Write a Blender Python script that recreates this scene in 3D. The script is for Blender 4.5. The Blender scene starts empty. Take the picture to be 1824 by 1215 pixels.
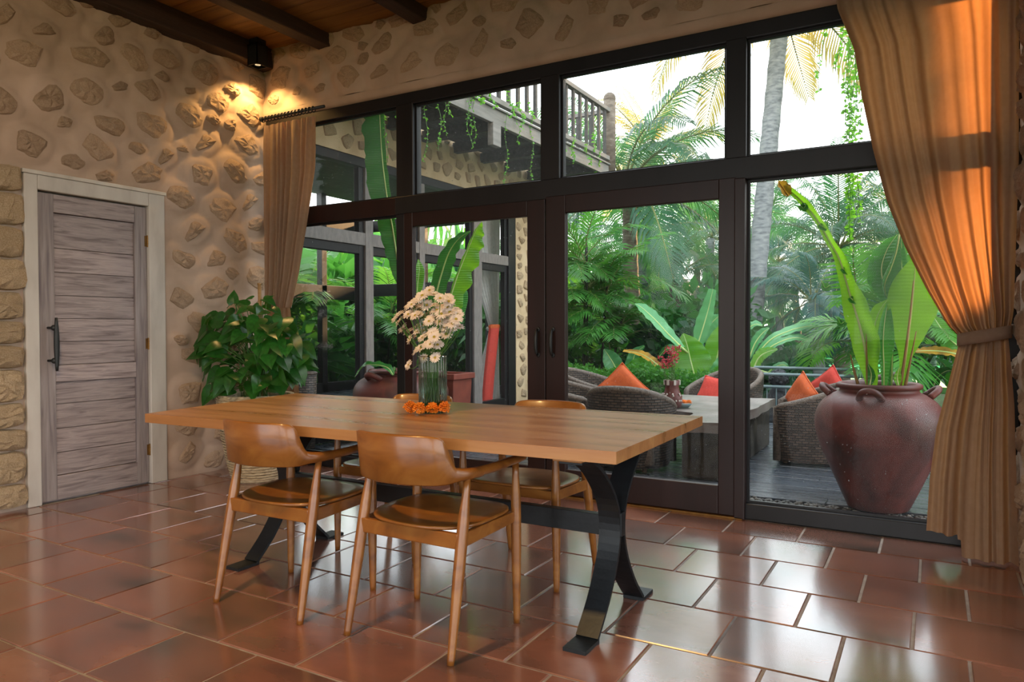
import bpy, math, random
import numpy as np
from mathutils import Vector, Matrix, noise as mnoise
PI = math.pi
C = bpy.context.scene.collection
SC = bpy.context.scene
random.seed(7)
np.random.seed(7)

# ------------------------------------------------------------------ camera, world, sun, exposure
FPX = 1299.0
YAW, PIT, ROL = math.radians(30.0), math.radians(-1.08), math.radians(-0.17)
CAM = Vector((0, 0, 1.12))
_f = Vector((-math.sin(YAW) * math.cos(PIT), math.cos(YAW) * math.cos(PIT), math.sin(PIT)))
_r0 = Vector((math.cos(YAW), math.sin(YAW), 0))
_u0 = _r0.cross(_f)
_r = _r0 * math.cos(ROL) + _u0 * math.sin(ROL)
_u = _r.cross(_f)
cd = bpy.data.cameras.new('camera')
cam = bpy.data.objects.new('camera', cd)
C.objects.link(cam)
cd.sensor_width = 36
cd.lens = FPX / 1824 * 36
cd.clip_end = 500
cam.matrix_world = Matrix(((_r.x, _u.x, -_f.x, CAM.x), (_r.y, _u.y, -_f.y, CAM.y), (_r.z, _u.z, -_f.z, CAM.z), (0, 0, 0, 1)))
SC.camera = cam

def at(px, py, axis, val):
    """point where the sight line through photo pixel (px, py) meets the plane axis = val"""
    d = _f + _r * ((px - 912) / FPX) - _u * ((py - 607.5) / FPX)
    t = (val - CAM[axis]) / d[axis]
    return CAM + d * t

w = bpy.data.worlds.new('sky')
SC.world = w
w.use_nodes = True
nt = w.node_tree
nt.nodes.clear()
out = nt.nodes.new('ShaderNodeOutputWorld')
bg = nt.nodes.new('ShaderNodeBackground')
tc = nt.nodes.new('ShaderNodeTexCoord')
sep = nt.nodes.new('ShaderNodeSeparateXYZ')
rmp = nt.nodes.new('ShaderNodeValToRGB')
rmp.color_ramp.elements[0].position = 0.0
rmp.color_ramp.elements[0].color = (1.0, 0.96, 0.90, 1)
rmp.color_ramp.elements[1].position = 0.30
rmp.color_ramp.elements[1].color = (0.86, 0.94, 1.0, 1)
nt.links.new(tc.outputs['Generated'], sep.inputs[0])
nt.links.new(sep.outputs['Z'], rmp.inputs[0])
nt.links.new(rmp.outputs[0], bg.inputs['Color'])
nt.links.new(bg.outputs[0], out.inputs['Surface'])
bg.inputs['Strength'].default_value = 3.6

sd = bpy.data.lights.new('sun', 'SUN')
sun = bpy.data.objects.new('sun', sd)
C.objects.link(sun)
sd.energy = 15.0
sd.color = (1.0, 0.60, 0.28)
sd.angle = math.radians(2.0)
sun.rotation_euler = (-Vector((0.25, 1.0, 0.335))).to_track_quat('-Z', 'Y').to_euler()

SC.view_settings.view_transform = 'Standard'
SC.view_settings.look = 'None'
SC.view_settings.gamma = 1
SC.view_settings.use_curve_mapping = False
SC.view_settings.exposure = 0.3
SC.cycles.max_bounces = 8
SC.cycles.diffuse_bounces = 4
SC.cycles.glossy_bounces = 3
SC.cycles.transmission_bounces = 4
SC.cycles.transparent_max_bounces = 12
SC.cycles.caustics_reflective = False
SC.cycles.caustics_refractive = False
SC.cycles.sample_clamp_indirect = 4.0
SC.cycles.use_denoising = True

# warm unseen downlights: one for the orange-lit floor, one added as wall fill
def downlight(name, loc, power, col, aim, cone):
    l = bpy.data.lights.new(name, 'SPOT')
    l.energy = power
    l.color = col
    l.spot_size = math.radians(cone)
    l.spot_blend = 0.8
    l.shadow_soft_size = 0.05
    o = bpy.data.objects.new(name, l)
    C.objects.link(o)
    o.location = loc
    o.rotation_euler = (Vector(aim) - Vector(loc)).to_track_quat('-Z', 'Y').to_euler()
    return o
downlight('unseen_downlight', (-1.9, 0.7, 3.2), 190, (1.0, 0.60, 0.22), (-2.1, 1.1, 0), 130)
downlight('unseen_downlight', (-2.8, 1.2, 3.2), 50, (1.0, 0.70, 0.45), (-4.6, 3.2, 1.2), 120)  # unseen fill lamp added to brighten the left wall

# ------------------------------------------------------------------ mesh builder
def V(*a):
    return Vector(a)

def catmull(pts, n):
    """smooth path through pts (tuples of any length), n samples"""
    P = [np.array(p, float) for p in pts]
    k = len(P)
    res = []
    for i in range(n):
        t = i / (n - 1) * (k - 1)
        j = min(int(t), k - 2)
        s = t - j
        p0 = P[j - 1] if j > 0 else 2 * P[0] - P[1]
        p1, p2 = P[j], P[j + 1]
        p3 = P[j + 2] if j + 2 < k else 2 * P[-1] - P[-2]
        res.append(0.5 * (2 * p1 + (p2 - p0) * s + (2 * p0 - 5 * p1 + 4 * p2 - p3) * s * s + (3 * p1 - p0 - 3 * p2 + p3) * s ** 3))
    return res

class MB:
    def __init__(s):
        s.v, s.f, s.m = [], [], []
    def add(s, vs, fs, mi=0):
        b = len(s.v)
        s.v.extend([tuple(q) for q in vs])
        for f in fs:
            s.f.append(tuple(b + i for i in f))
            s.m.append(mi)
        return s
    def box(s, x0, x1, y0, y1, z0, z1, mi=0, M=None):
        vs = [V(x, y, z) for z in (z0, z1) for y in (y0, y1) for x in (x0, x1)]
        if M is not None:
            vs = [M @ q for q in vs]
        return s.add(vs, [(0, 2, 3, 1), (4, 5, 7, 6), (0, 1, 5, 4), (2, 6, 7, 3), (0, 4, 6, 2), (1, 3, 7, 5)], mi)
    def tube(s, path, rad, seg=8, mi=0, cap=True, flat=None):
        P = [Vector(p) for p in path]
        n = len(P)
        R = rad if isinstance(rad, (list, tuple)) else [rad] * n
        vs, fs = [], []
        ref = None
        for i in range(n):
            t = (P[min(i + 1, n - 1)] - P[max(i - 1, 0)]).normalized()
            if ref is None:
                ref = t.orthogonal().normalized() if abs(t.z) > 0.9 else V(0, 0, 1)
            a = (ref - t * ref.dot(t))
            a = a.normalized() if a.length > 1e-6 else t.orthogonal().normalized()
            ref = a
            b = t.cross(a)
            for k in range(seg):
                an = 2 * PI * k / seg
                vs.append(P[i] + a * (math.cos(an) * R[i] * (flat or 1)) + b * (math.sin(an) * R[i]))
        for i in range(n - 1):
            for k in range(seg):
                k2 = (k + 1) % seg
                fs.append((i * seg + k, i * seg + k2, (i + 1) * seg + k2, (i + 1) * seg + k))
        if cap:
            fs.append(tuple(range(seg))[::-1])
            fs.append(tuple((n - 1) * seg + k for k in range(seg)))
        return s.add(vs, fs, mi)
    def lathe(s, prof, seg=32, c=(0, 0, 0), mi=0, wob=None):
        vs, fs = [], []
        n = len(prof)
        for i, (r, z) in enumerate(prof):
            for k in range(seg):
                an = 2 * PI * k / seg
                rr = r * (wob(an, z) if wob else 1)
                vs.append((c[0] + rr * math.cos(an), c[1] + rr * math.sin(an), c[2] + z))
        for i in range(n - 1):
            for k in range(seg):
                k2 = (k + 1) % seg
                fs.append((i * seg + k, i * seg + k2, (i + 1) * seg + k2, (i + 1) * seg + k))
        return s.add(vs, fs, mi)
    def disc(s, r, z, seg=24, c=(0, 0), mi=0):
        return s.add([(c[0] + r * math.cos(2 * PI * k / seg), c[1] + r * math.sin(2 * PI * k / seg), z) for k in range(seg)], [tuple(range(seg))], mi)
    def ball(s, c, r, seg=10, rings=6, mi=0, jit=0.0, sc=(1, 1, 1), rnd=random):
        vs = [(c[0], c[1], c[2] - r * sc[2])]
        for i in range(1, rings):
            a = -PI / 2 + PI * i / rings
            for k in range(seg):
                b = 2 * PI * k / seg
                q = r * (1 + rnd.uniform(-jit, jit))
                vs.append((c[0] + q * math.cos(a) * math.cos(b) * sc[0], c[1] + q * math.cos(a) * math.sin(b) * sc[1], c[2] + q * math.sin(a) * sc[2]))
        vs.append((c[0], c[1], c[2] + r * sc[2]))
        fs = [(0, 1 + (k + 1) % seg, 1 + k) for k in range(seg)]
        for i in range(rings - 2):
            for k in range(seg):
                k2 = (k + 1) % seg
                fs.append((1 + i * seg + k, 1 + i * seg + k2, 1 + (i + 1) * seg + k2, 1 + (i + 1) * seg + k))
        L = len(vs) - 1
        fs += [(L, 1 + (rings - 2) * seg + k, 1 + (rings - 2) * seg + (k + 1) % seg) for k in range(seg)]
        return s.add(vs, fs, mi)
    def grid(s, rows, mi=0, closed=False):
        """rows: list of equally long lists of points"""
        n, k = len(rows), len(rows[0])
        fs = []
        for i in range(n - 1):
            for j in range(k if closed else k - 1):
                j2 = (j + 1) % k
                fs.append((i * k + j, i * k + j2, (i + 1) * k + j2, (i + 1) * k + j))
        return s.add([p for r in rows for p in r], fs, mi)
    def mesh(s, name, mats, smooth=False):
        me = bpy.data.meshes.new(name)
        me.from_pydata([tuple(float(c) for c in q) for q in s.v], [], s.f)
        for mt in (mats if isinstance(mats, (list, tuple)) else [mats]):
            me.materials.append(mt)
        if any(s.m):
            me.polygons.foreach_set('material_index', s.m)
        if smooth:
            me.polygons.foreach_set('use_smooth', [True] * len(s.f))
        me.update()
        return me
    def build(s, name, mats, parent=None, smooth=False, bevel=0, loc=None, rot=None, solid=0, segs=2):
        return link(name, s.mesh(name, mats, smooth), parent, bevel, loc, rot, solid, segs)

def link(name, me, parent=None, bevel=0, loc=None, rot=None, solid=0, segs=2, scale=None):
    o = bpy.data.objects.new(name, me)
    C.objects.link(o)
    if parent is not None:
        o.parent = parent
    if loc is not None:
        o.location = loc
    if rot is not None:
        o.rotation_euler = rot
    if scale is not None:
        o.scale = scale
    if solid:
        md = o.modifiers.new('solid', 'SOLIDIFY')
        md.thickness = solid
        md.offset = 0
    if bevel:
        md = o.modifiers.new('bevel', 'BEVEL')
        md.width = bevel
        md.segments = segs
        md.limit_method = 'ANGLE'
        md.angle_limit = math.radians(40)
    return o

def thing(name, label, cat, loc=(0, 0, 0), rz=0, group=None):
    o = bpy.data.objects.new(name, None)
    C.objects.link(o)
    o.location = loc
    o.rotation_euler = (0, 0, rz)
    return tag(o, label, cat, group)

def tag(o, label=None, cat=None, group=None, kind=None):
    if label:
        o['label'] = label
    if cat:
        o['category'] = cat
    if group:
        o['group'] = group
    if kind:
        o['kind'] = kind
    return o

def dup(root, loc, rz, label, group=None):
    def cp(o, par):
        c = o.copy()
        C.objects.link(c)
        c.parent = par
        for ch in [q for q in kids.get(o.name, [])]:
            cp(ch, c)
        return c
    kids = {}
    for o in list(SC.objects):
        if o.parent:
            kids.setdefault(o.parent.name, []).append(o)
    r = cp(root, None)
    r.location = loc
    r.rotation_euler = (0, 0, rz)
    r['label'] = label
    if group:
        r['group'] = group
    return r

# ------------------------------------------------------------------ materials
def srgb(h):
    c = [int(h[i:i + 2], 16) / 255 for i in (0, 2, 4)]
    return tuple(x / 12.92 if x <= 0.04045 else ((x + 0.055) / 1.055) ** 2.4 for x in c) + (1,)

def mat(name, cols, rough=0.5, scale=5.0, stretch=(1, 1, 1), detail=5.0, bump=0.0, bscale=None, spec=0.5, metal=0.0, rvar=0.0, coat=0.0, ovar=0.0, dist=0.0, trans=0.0, tcol=None, coords='Object', bdist=0.01, veins=0):
    """procedural principled material: noise-driven ramp over cols, bump, per-object value shift (ovar), translucency (trans)"""
    m = bpy.data.materials.new(name)
    m.use_nodes = True
    t = m.node_tree
    N, L = t.nodes, t.links
    b = N['Principled BSDF']
    o = N['Material Output']
    co = N.new('ShaderNodeTexCoord')
    mp = N.new('ShaderNodeMapping')
    mp.inputs['Scale'].default_value = stretch
    L.new(co.outputs[coords], mp.inputs[0])
    vec = mp.outputs[0]
    oi = N.new('ShaderNodeObjectInfo')
    if ovar:
        ad = N.new('ShaderNodeVectorMath')
        ad.operation = 'MULTIPLY_ADD'
        cmb = N.new('ShaderNodeCombineXYZ')
        for i in range(3):
            L.new(oi.outputs['Random'], cmb.inputs[i])
        L.new(cmb.outputs[0], ad.inputs[0])
        ad.inputs[1].default_value = (37, 19, 53)
        L.new(vec, ad.inputs[2])
        vec = ad.outputs[0]
    nz = N.new('ShaderNodeTexNoise')
    nz.inputs['Scale'].default_value = scale
    nz.inputs['Detail'].default_value = detail
    nz.inputs['Distortion'].default_value = dist
    L.new(vec, nz.inputs['Vector'])
    rp = N.new('ShaderNodeValToRGB')
    cr = rp.color_ramp
    k = len(cols)
    while len(cr.elements) < k:
        cr.elements.new(0.5)
    for i, c in enumerate(cols):
        cr.elements[i].position = 0.28 + 0.44 * (i / max(1, k - 1))
        cr.elements[i].color = srgb(c) if isinstance(c, str) else tuple(c)[:3] + (1,)
    L.new(nz.outputs['Fac'], rp.inputs[0])
    col = rp.outputs[0]
    if ovar:
        hs = N.new('ShaderNodeHueSaturation')
        mr = N.new('ShaderNodeMapRange')
        mr.inputs['To Min'].default_value = 1 - ovar
        mr.inputs['To Max'].default_value = 1 + ovar
        L.new(oi.outputs['Random'], mr.inputs['Value'])
        L.new(mr.outputs[0], hs.inputs['Value'])
        L.new(col, hs.inputs['Color'])
        col = hs.outputs[0]
    L.new(col, b.inputs['Base Color'])
    b.inputs['Roughness'].default_value = rough
    b.inputs['Specular IOR Level'].default_value = spec
    b.inputs['Metallic'].default_value = metal
    b.inputs['Coat Weight'].default_value = coat
    b.inputs['Coat Roughness'].default_value = 0.13
    b.inputs['Coat IOR'].default_value = 1.65
    if rvar:
        mr2 = N.new('ShaderNodeMapRange')
        mr2.inputs['To Min'].default_value = max(0.02, rough - rvar)
        mr2.inputs['To Max'].default_value = rough + rvar
        L.new(nz.outputs['Fac'], mr2.inputs['Value'])
        L.new(mr2.outputs[0], b.inputs['Roughness'])
    if bump:
        n2 = N.new('ShaderNodeTexNoise')
        n2.inputs['Scale'].default_value = bscale or scale * 3
        n2.inputs['Detail'].default_value = 6
        L.new(vec, n2.inputs['Vector'])
        bp = N.new('ShaderNodeBump')
        bp.inputs['Strength'].default_value = bump
        bp.inputs['Distance'].default_value = bdist
        L.new(n2.outputs['Fac'], bp.inputs['Height'])
        L.new(bp.outputs[0], b.inputs['Normal'])
    if veins:
        wv = N.new('ShaderNodeTexWave')
        wv.bands_direction = 'Z'
        wv.inputs['Scale'].default_value = veins
        wv.inputs['Distortion'].default_value = 1.5
        wv.inputs['Detail'].default_value = 1
        L.new(co.outputs['Object'], wv.inputs['Vector'])
        b2 = N.new('ShaderNodeBump')
        b2.inputs['Strength'].default_value = 0.5
        b2.inputs['Distance'].default_value = 0.006
        L.new(wv.outputs['Fac'], b2.inputs['Height'])
        L.new(b2.outputs[0], b.inputs['Normal'])
        mxc = N.new('ShaderNodeMixRGB')
        mxc.blend_type = 'MULTIPLY'
        mxc.inputs['Fac'].default_value = 0.14
        L.new(col, mxc.inputs['Color1'])
        L.new(wv.outputs['Color'], mxc.inputs['Color2'])
        L.new(mxc.outputs[0], b.inputs['Base Color'])
    if trans:
        tr = N.new('ShaderNodeBsdfTranslucent')
        if tcol:
            tr.inputs['Color'].default_value = srgb(tcol)
        else:
            L.new(col, tr.inputs['Color'])
        mx = N.new('ShaderNodeMixShader')
        mx.inputs[0].default_value = trans
        L.new(b.outputs[0], mx.inputs[1])
        L.new(tr.outputs[0], mx.inputs[2])
        L.new(mx.outputs[0], o.inputs['Surface'])
    return m

def glass_mat(name, tint=(1, 1, 1), haze=0.03, refl=0.5, speck=True):
    """thin sheet glass: clear with mirror reflection at grazing angles and a little dust"""
    m = bpy.data.materials.new(name)
    m.use_nodes = True
    t = m.node_tree
    N, L = t.nodes, t.links
    N.remove(N['Principled BSDF'])
    o = N['Material Output']
    tr = N.new('ShaderNodeBsdfTransparent')
    tr.inputs[0].default_value = tint + (1,)
    gl = N.new('ShaderNodeBsdfGlossy')
    gl.inputs['Roughness'].default_value = 0.01
    fr = N.new('ShaderNodeFresnel')
    fr.inputs[0].default_value = 1.45
    mu = N.new('ShaderNodeMath')
    mu.operation = 'MULTIPLY'
    mu.inputs[1].default_value = refl
    L.new(fr.outputs[0], mu.inputs[0])
    mx = N.new('ShaderNodeMixShader')
    L.new(mu.outputs[0], mx.inputs[0])
    L.new(tr.outputs[0], mx.inputs[1])
    L.new(gl.outputs[0], mx.inputs[2])
    df = N.new('ShaderNodeBsdfTranslucent')
    df.inputs[0].default_value = (0.8, 0.8, 0.78, 1)
    mx2 = N.new('ShaderNodeMixShader')
    co = N.new('ShaderNodeTexCoord')
    n1 = N.new('ShaderNodeTexNoise')
    n1.inputs['Scale'].default_value = 2.0
    n1.inputs['Detail'].default_value = 4
    L.new(co.outputs['Object'], n1.inputs['Vector'])
    mr = N.new('ShaderNodeMapRange')
    mr.inputs['To Min'].default_value = haze * 0.3
    mr.inputs['To Max'].default_value = haze * 1.6
    L.new(n1.outputs['Fac'], mr.inputs['Value'])
    fac = mr.outputs[0]
    if speck:
        n2 = N.new('ShaderNodeTexNoise')
        n2.inputs['Scale'].default_value = 90.0
        n2.inputs['Detail'].default_value = 2
        L.new(co.outputs['Object'], n2.inputs['Vector'])
        m3 = N.new('ShaderNodeMapRange')
        m3.inputs['From Min'].default_value = 0.68
        m3.inputs['From Max'].default_value = 0.76
        m3.inputs['To Max'].default_value = 0.35
        L.new(n2.outputs['Fac'], m3.inputs['Value'])
        mm = N.new('ShaderNodeMath')
        mm.operation = 'ADD'
        L.new(fac, mm.inputs[0])
        L.new(m3.outputs[0], mm.inputs[1])
        fac = mm.outputs[0]
    L.new(fac, mx2.inputs[0])
    L.new(mx.outputs[0], mx2.inputs[1])
    L.new(df.outputs[0], mx2.inputs[2])
    L.new(mx2.outputs[0], o.inputs['Surface'])
    return m

def emit_mat(name, col, s):
    m = bpy.data.materials.new(name)
    m.use_nodes = True
    b = m.node_tree.nodes['Principled BSDF']
    b.inputs['Base Color'].default_value = col + (1,)
    b.inputs['Emission Color'].default_value = col + (1,)
    b.inputs['Emission Strength'].default_value = s
    return m

M = {}
M['plaster'] = mat('plaster', ['a08a78', 'b09a88', 'b8a292'], 0.85, 3, bump=0.25, bscale=14, spec=0.2, coords='Object')
M['stone'] = mat('stone', ['a68d76', 'b89e86', 'c4ac94'], 0.9, 14, bump=0.8, bscale=38, spec=0.15, ovar=0.10, bdist=0.012)
M['rubble'] = mat('rubble', ['bfa27c', 'd8be9a', 'e6d2b2'], 0.9, 14, bump=1.0, bscale=30, spec=0.15, ovar=0.08, bdist=0.02)
M['grout'] = mat('grout', ['8c8078', 'aaa094'], 0.8, 20)
M['tile'] = mat('terracotta_tile', ['4a3a31', '765042', '885846', '9a6a55'], 0.24, 2.3, (1, 1.6, 1), 6, bump=0.07, bscale=16, rvar=0.06, ovar=0.20, spec=0.8, coat=0.9, bdist=0.006)
M['frame'] = mat('dark_frame_wood', ['121214', '1b1a1d'], 0.42, 8, (1, 1, 0.1), bump=0.06, spec=0.35)
M['doorwood'] = mat('red_brown_wood', ['1c0e0d', '2a1513'], 0.38, 7, (1, 1, 0.08), bump=0.06, spec=0.35)
M['tablewood'] = mat('table_wood', ['84592f', 'a06e42', 'b08250'], 0.30, 2.2, (0.35, 5, 5), 7, bump=0.10, bscale=9, rvar=0.10, dist=0.6, ovar=0.04)
M['chairwood'] = mat('teak', ['6e4018', '885422', '9c6830'], 0.30, 2.6, (1.6, 3, 3), 7, bump=0.05, dist=1.6, coat=0.2)
M['steel'] = mat('black_steel', ['14181b', '20262a'], 0.45, 9, bump=0.08, bscale=60, metal=0.3)
M['iron'] = mat('black_iron', ['101314', '1c1f20'], 0.5, 30, bump=0.1)
M['curtain'] = mat('linen', ['8c7866', '988472'], 0.85, 30, spec=0.1, trans=0.28, tcol='dc9250', bump=0.08, bscale=160)
M['sheer'] = mat('white_cotton', ['d8d8d4', 'e6e6e2'], 0.85, 30, spec=0.1, trans=0.35)
M['oldwood'] = mat('weathered_wood', ['6c6060', '8f8484', 'a69a98', '8a8082'], 0.7, 5, (5, 0.7, 9), 8, bump=0.5, bscale=9, ovar=0.12, dist=0.8)
M['oldwoodv'] = mat('weathered_wood_upright', ['6c6468', '89807f', '989090'], 0.7, 5, (8, 8, 0.5), 8, bump=0.4, bscale=9, ovar=0.06, dist=0.5)
M['whitepaint'] = mat('whitewashed_wood', ['aaa49c', 'bdb8b0', 'c6c2ba'], 0.6, 4, (2, 2, 0.6), 6, bump=0.12)
M['brass'] = mat('aged_brass', ['6a4a22', '8b6530'], 0.45, 20, metal=0.7)
M['ceilplank'] = mat('ceiling_wood', ['583614', '785018', '8e6426'], 0.5, 2.5, (0.5, 6, 6), 6, bump=0.1, ovar=0.18)
M['beam'] = mat('beam_wood', ['2a1a12', '3c261a'], 0.65, 5, (6, 0.5, 6), 6, bump=0.3)
M['lampblack'] = mat('lamp_black', ['0c0c0b', '151513'], 0.5, 20)
M['bulb'] = emit_mat('bulb', (1.0, 0.72, 0.38), 14)
M['glass'] = glass_mat('window_glass', haze=0.006, refl=0.28)
M['glassup'] = glass_mat('dusty_glass', haze=0.035, refl=0.35)
M['vaseglass'] = glass_mat('vase_glass', (0.72, 0.80, 0.78), haze=0.10, refl=1.0, speck=False)
M['water'] = glass_mat('water', (0.78, 0.86, 0.82), haze=0.02, refl=0.4, speck=False)
M['basket'] = mat('seagrass', ['8f7d62', 'b5a384', 'c8b899'], 0.85, 30, (1, 1, 3), bump=0.6, bscale=60)
M['slitshade'] = mat('slit_shade', ['3a332b', '4f463a'], 0.9, 30)  # dark tone for the shaded slits of the weave
M['soil'] = mat('soil', ['2a1c12', '3d2a1c'], 0.95, 30, bump=0.8)
M['pothos'] = mat('pothos_leaf', ['153c16', '235820', '2e6a28'], 0.3, 6, trans=0.25, tcol='5ca028', ovar=0.3)
M['stemgreen'] = mat('green_stem', ['3c6428', '527c34'], 0.6, 10)
M['bamboo'] = mat('bamboo_stake', ['8a6a40', 'a88656'], 0.6, 10, (1, 1, 4))
M['petal'] = mat('white_petal', ['e6d9cc', 'f0e6dc'], 0.6, 10, trans=0.35, tcol='f0e0cc')
M['flowercenter'] = mat('yellow_center', ['8a7a20', 'a89430'], 0.8, 60)
M['marigold'] = mat('marigold', ['d8690a', 'ee8412', 'f09a20'], 0.7, 40, trans=0.2, ovar=0.1)
M['jar'] = mat('fired_clay', ['2a1a17', '4a231e', '662f28', '522822'], 0.5, 3.2, bump=0.08, bscale=14, dist=0.5, rvar=0.1)
M['terracotta'] = mat('terracotta_pot', ['6c2f24', '84402f'], 0.6, 6, bump=0.1)
M['deck'] = mat('wet_deck', ['2e333a', '3d444c', '4b5058'], 0.28, 4, (0.6, 7, 7), 6, bump=0.25, ovar=0.15, rvar=0.1)
M['pebble'] = mat('pebble', ['4c4c4a', '74736f', '96948e'], 0.6, 60, ovar=0.3)
M['concrete'] = mat('concrete', ['5f5c56', '7b766c'], 0.8, 5, bump=0.3)
M['slab'] = mat('stone_table', ['4f4842', '6b635e', '857e78'], 0.42, 3.5, bump=0.35, bscale=20, rvar=0.12)
M['slabbase'] = mat('mossy_stone', ['1c1913', '302b21', '3e392c'], 0.85, 9, bump=0.6, bscale=18)
M['orange'] = mat('orange_cloth', ['b04c1a', 'c45a22'], 0.8, 40, bump=0.1)
M['red'] = mat('red_cloth', ['b03428', 'c44034'], 0.8, 40, bump=0.1)
M['rail'] = mat('painted_steel', ['5d7276', '748a8c'], 0.5, 10)
M['darkstone'] = mat('volcanic_stone', ['24262a', '3a3e44'], 0.85, 14, bump=0.8)
M['wingplaster'] = mat('wing_plaster', ['b39a78', 'c8b08c', 'd2bc9a'], 0.85, 4, bump=0.3, bscale=20)
M['wingstone'] = mat('wing_stone', ['9a8468', 'b8a080', 'cab494'], 0.9, 14, bump=0.8, bscale=38, ovar=0.1)
M['wingframe'] = mat('grey_painted_wood', ['6b6663', '837d79'], 0.55, 10, (3, 3, 1), bump=0.15)
M['balcony'] = mat('dark_balcony_wood', ['33322f', '4a4844'], 0.7, 5, (5, 0.7, 5), bump=0.2)
M['balgrey'] = mat('grey_balcony_edge', ['66645f', '85827c'], 0.7, 5, (5, 0.5, 5), bump=0.2)
M['trunk'] = mat('palm_trunk', ['5f6468', '858a8c', '9ea2a0'], 0.85, 8, (1, 1, 3), bump=0.6, bscale=20)
M['trunkbrown'] = mat('palm_trunk_brown', ['4a4238', '655a4c', '7b7266'], 0.85, 8, (1, 1, 3), bump=0.6, bscale=20)
M['blackstem'] = mat('dark_cane', ['1e1c14', '30301e'], 0.6, 10, (1, 1, 3))
M['frond'] = mat('palm_leaf', ['1c4234', '2a563e', '3a6a48'], 0.42, 3, trans=0.34, tcol='569650', ovar=0.28)
M['frondblue'] = mat('palm_leaf_blue', ['1c403e', '2a544e', '3c6c64'], 0.40, 3, trans=0.24, tcol='44806a', ovar=0.22)
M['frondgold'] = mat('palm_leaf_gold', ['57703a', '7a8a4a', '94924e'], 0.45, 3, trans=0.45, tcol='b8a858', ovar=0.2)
M['rachis'] = mat('palm_rachis', ['66703a', '7f8450'], 0.6, 5)
M['areca'] = mat('areca_leaf', ['265c22', '3a7a2c', '549434'], 0.42, 3, trans=0.36, tcol='66a83a', ovar=0.3)
M['banana'] = mat('banana_leaf', ['226a2c', '307e32', '42903c'], 0.32, 3, (1, 1, 1), trans=0.36, tcol='5cb82c', ovar=0.12, veins=15)
M['bananadeep'] = mat('banana_leaf_deep', ['1c5a26', '2a6c2e', '347a34'], 0.30, 3, trans=0.28, tcol='4c9c34', ovar=0.1, veins=15)
M['bananabright'] = mat('banana_leaf_bright', ['3c8424', '52982a', '64a634'], 0.36, 3, trans=0.45, tcol='98d426', ovar=0.1, veins=15)
M['bananapale'] = mat('banana_leaf_pale', ['428c54', '58a068', '70b47c'], 0.34, 3, trans=0.32, tcol='62b454', ovar=0.1)
M['dryleaf'] = mat('dry_leaf', ['5c4a34', 'a07828', 'd0a030', '6a5a48'], 0.7, 6, trans=0.3, tcol='d0a030')
M['midrib'] = mat('midrib', ['a8c070', 'bccf88'], 0.5, 5)
M['ribbrown'] = mat('brown_stalk', ['7a5a30', '96743e'], 0.6, 5)
M['bush'] = mat('bush_leaf', ['184620', '245e2c', '387a36'], 0.5, 2.0, trans=0.3, tcol='54a43a', ovar=0.25)
M['bushdark'] = mat('bush_leaf_dark', ['143a26', '1e4c30', '2a5c3a'], 0.5, 2.0, trans=0.25, tcol='3c8448', ovar=0.25)
M['bushlight'] = mat('bush_leaf_light', ['2e6c2c', '468a34', '5aa03e'], 0.5, 2.0, trans=0.4, tcol='64ac3a', ovar=0.25)
M['rice'] = mat('rice_field', ['147a36', '1c8c40', '2a9a48'], 0.7, 0.8, (1, 4, 1), 5, bump=0.5, bscale=12)
M['ground'] = mat('garden_ground', ['2f4a22', '3d5c2a', '4a4a2c'], 0.9, 1.5, bump=0.6, bscale=8)
M['vine'] = mat('vine_leaf', ['3f8a2a', '55a034', '6cb240'], 0.5, 4, trans=0.45, tcol='98e038', ovar=0.15)
M['wicker'] = None
def wicker(name, c1, c2):
    m = mat(name, [c1, c2], 0.55, 40, bump=0.0)
    t = m.node_tree
    N, L = t.nodes, t.links
    b = N['Principled BSDF']
    co = [n for n in N if n.type == 'TEX_COORD'][0]
    br = N.new('ShaderNodeTexBrick')
    br.inputs['Scale'].default_value = 1.0
    br.inputs['Color1'].default_value = srgb(c1)
    br.inputs['Color2'].default_value = srgb(c2)
    br.inputs['Mortar'].default_value = (0.012, 0.010, 0.008, 1)
    br.inputs['Brick Width'].default_value = 0.052
    br.inputs['Row Height'].default_value = 0.021
    br.inputs['Mortar Size'].default_value = 0.0050
    br.inputs['Mortar Smooth'].default_value = 0.6
    L.new(co.outputs['UV'], br.inputs['Vector'])
    L.new(br.outputs['Color'], b.inputs['Base Color'])
    bp = N.new('ShaderNodeBump')
    bp.inputs['Strength'].default_value = 0.9
    bp.inputs['Distance'].default_value = 0.006
    bp.invert = True
    L.new(br.outputs['Fac'], bp.inputs['Height'])
    L.new(bp.outputs[0], b.inputs['Normal'])
    return m
M['wicker'] = wicker('grey_wicker', '332a23', '5a4c40')
M['wickerrim'] = mat('wicker_rim', ['3f362e', '6e6257'], 0.6, 60, (1, 1, 1), bump=0.5, bscale=90)
# ================================================================== THE ROOM
XL = -4.9        # left stone wall
YW = 4.325       # inner face of the window wall
XR = 0.37        # right end wall
ZC = 3.43        # ceiling
TOP = 2.865      # top of the window frame

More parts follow.
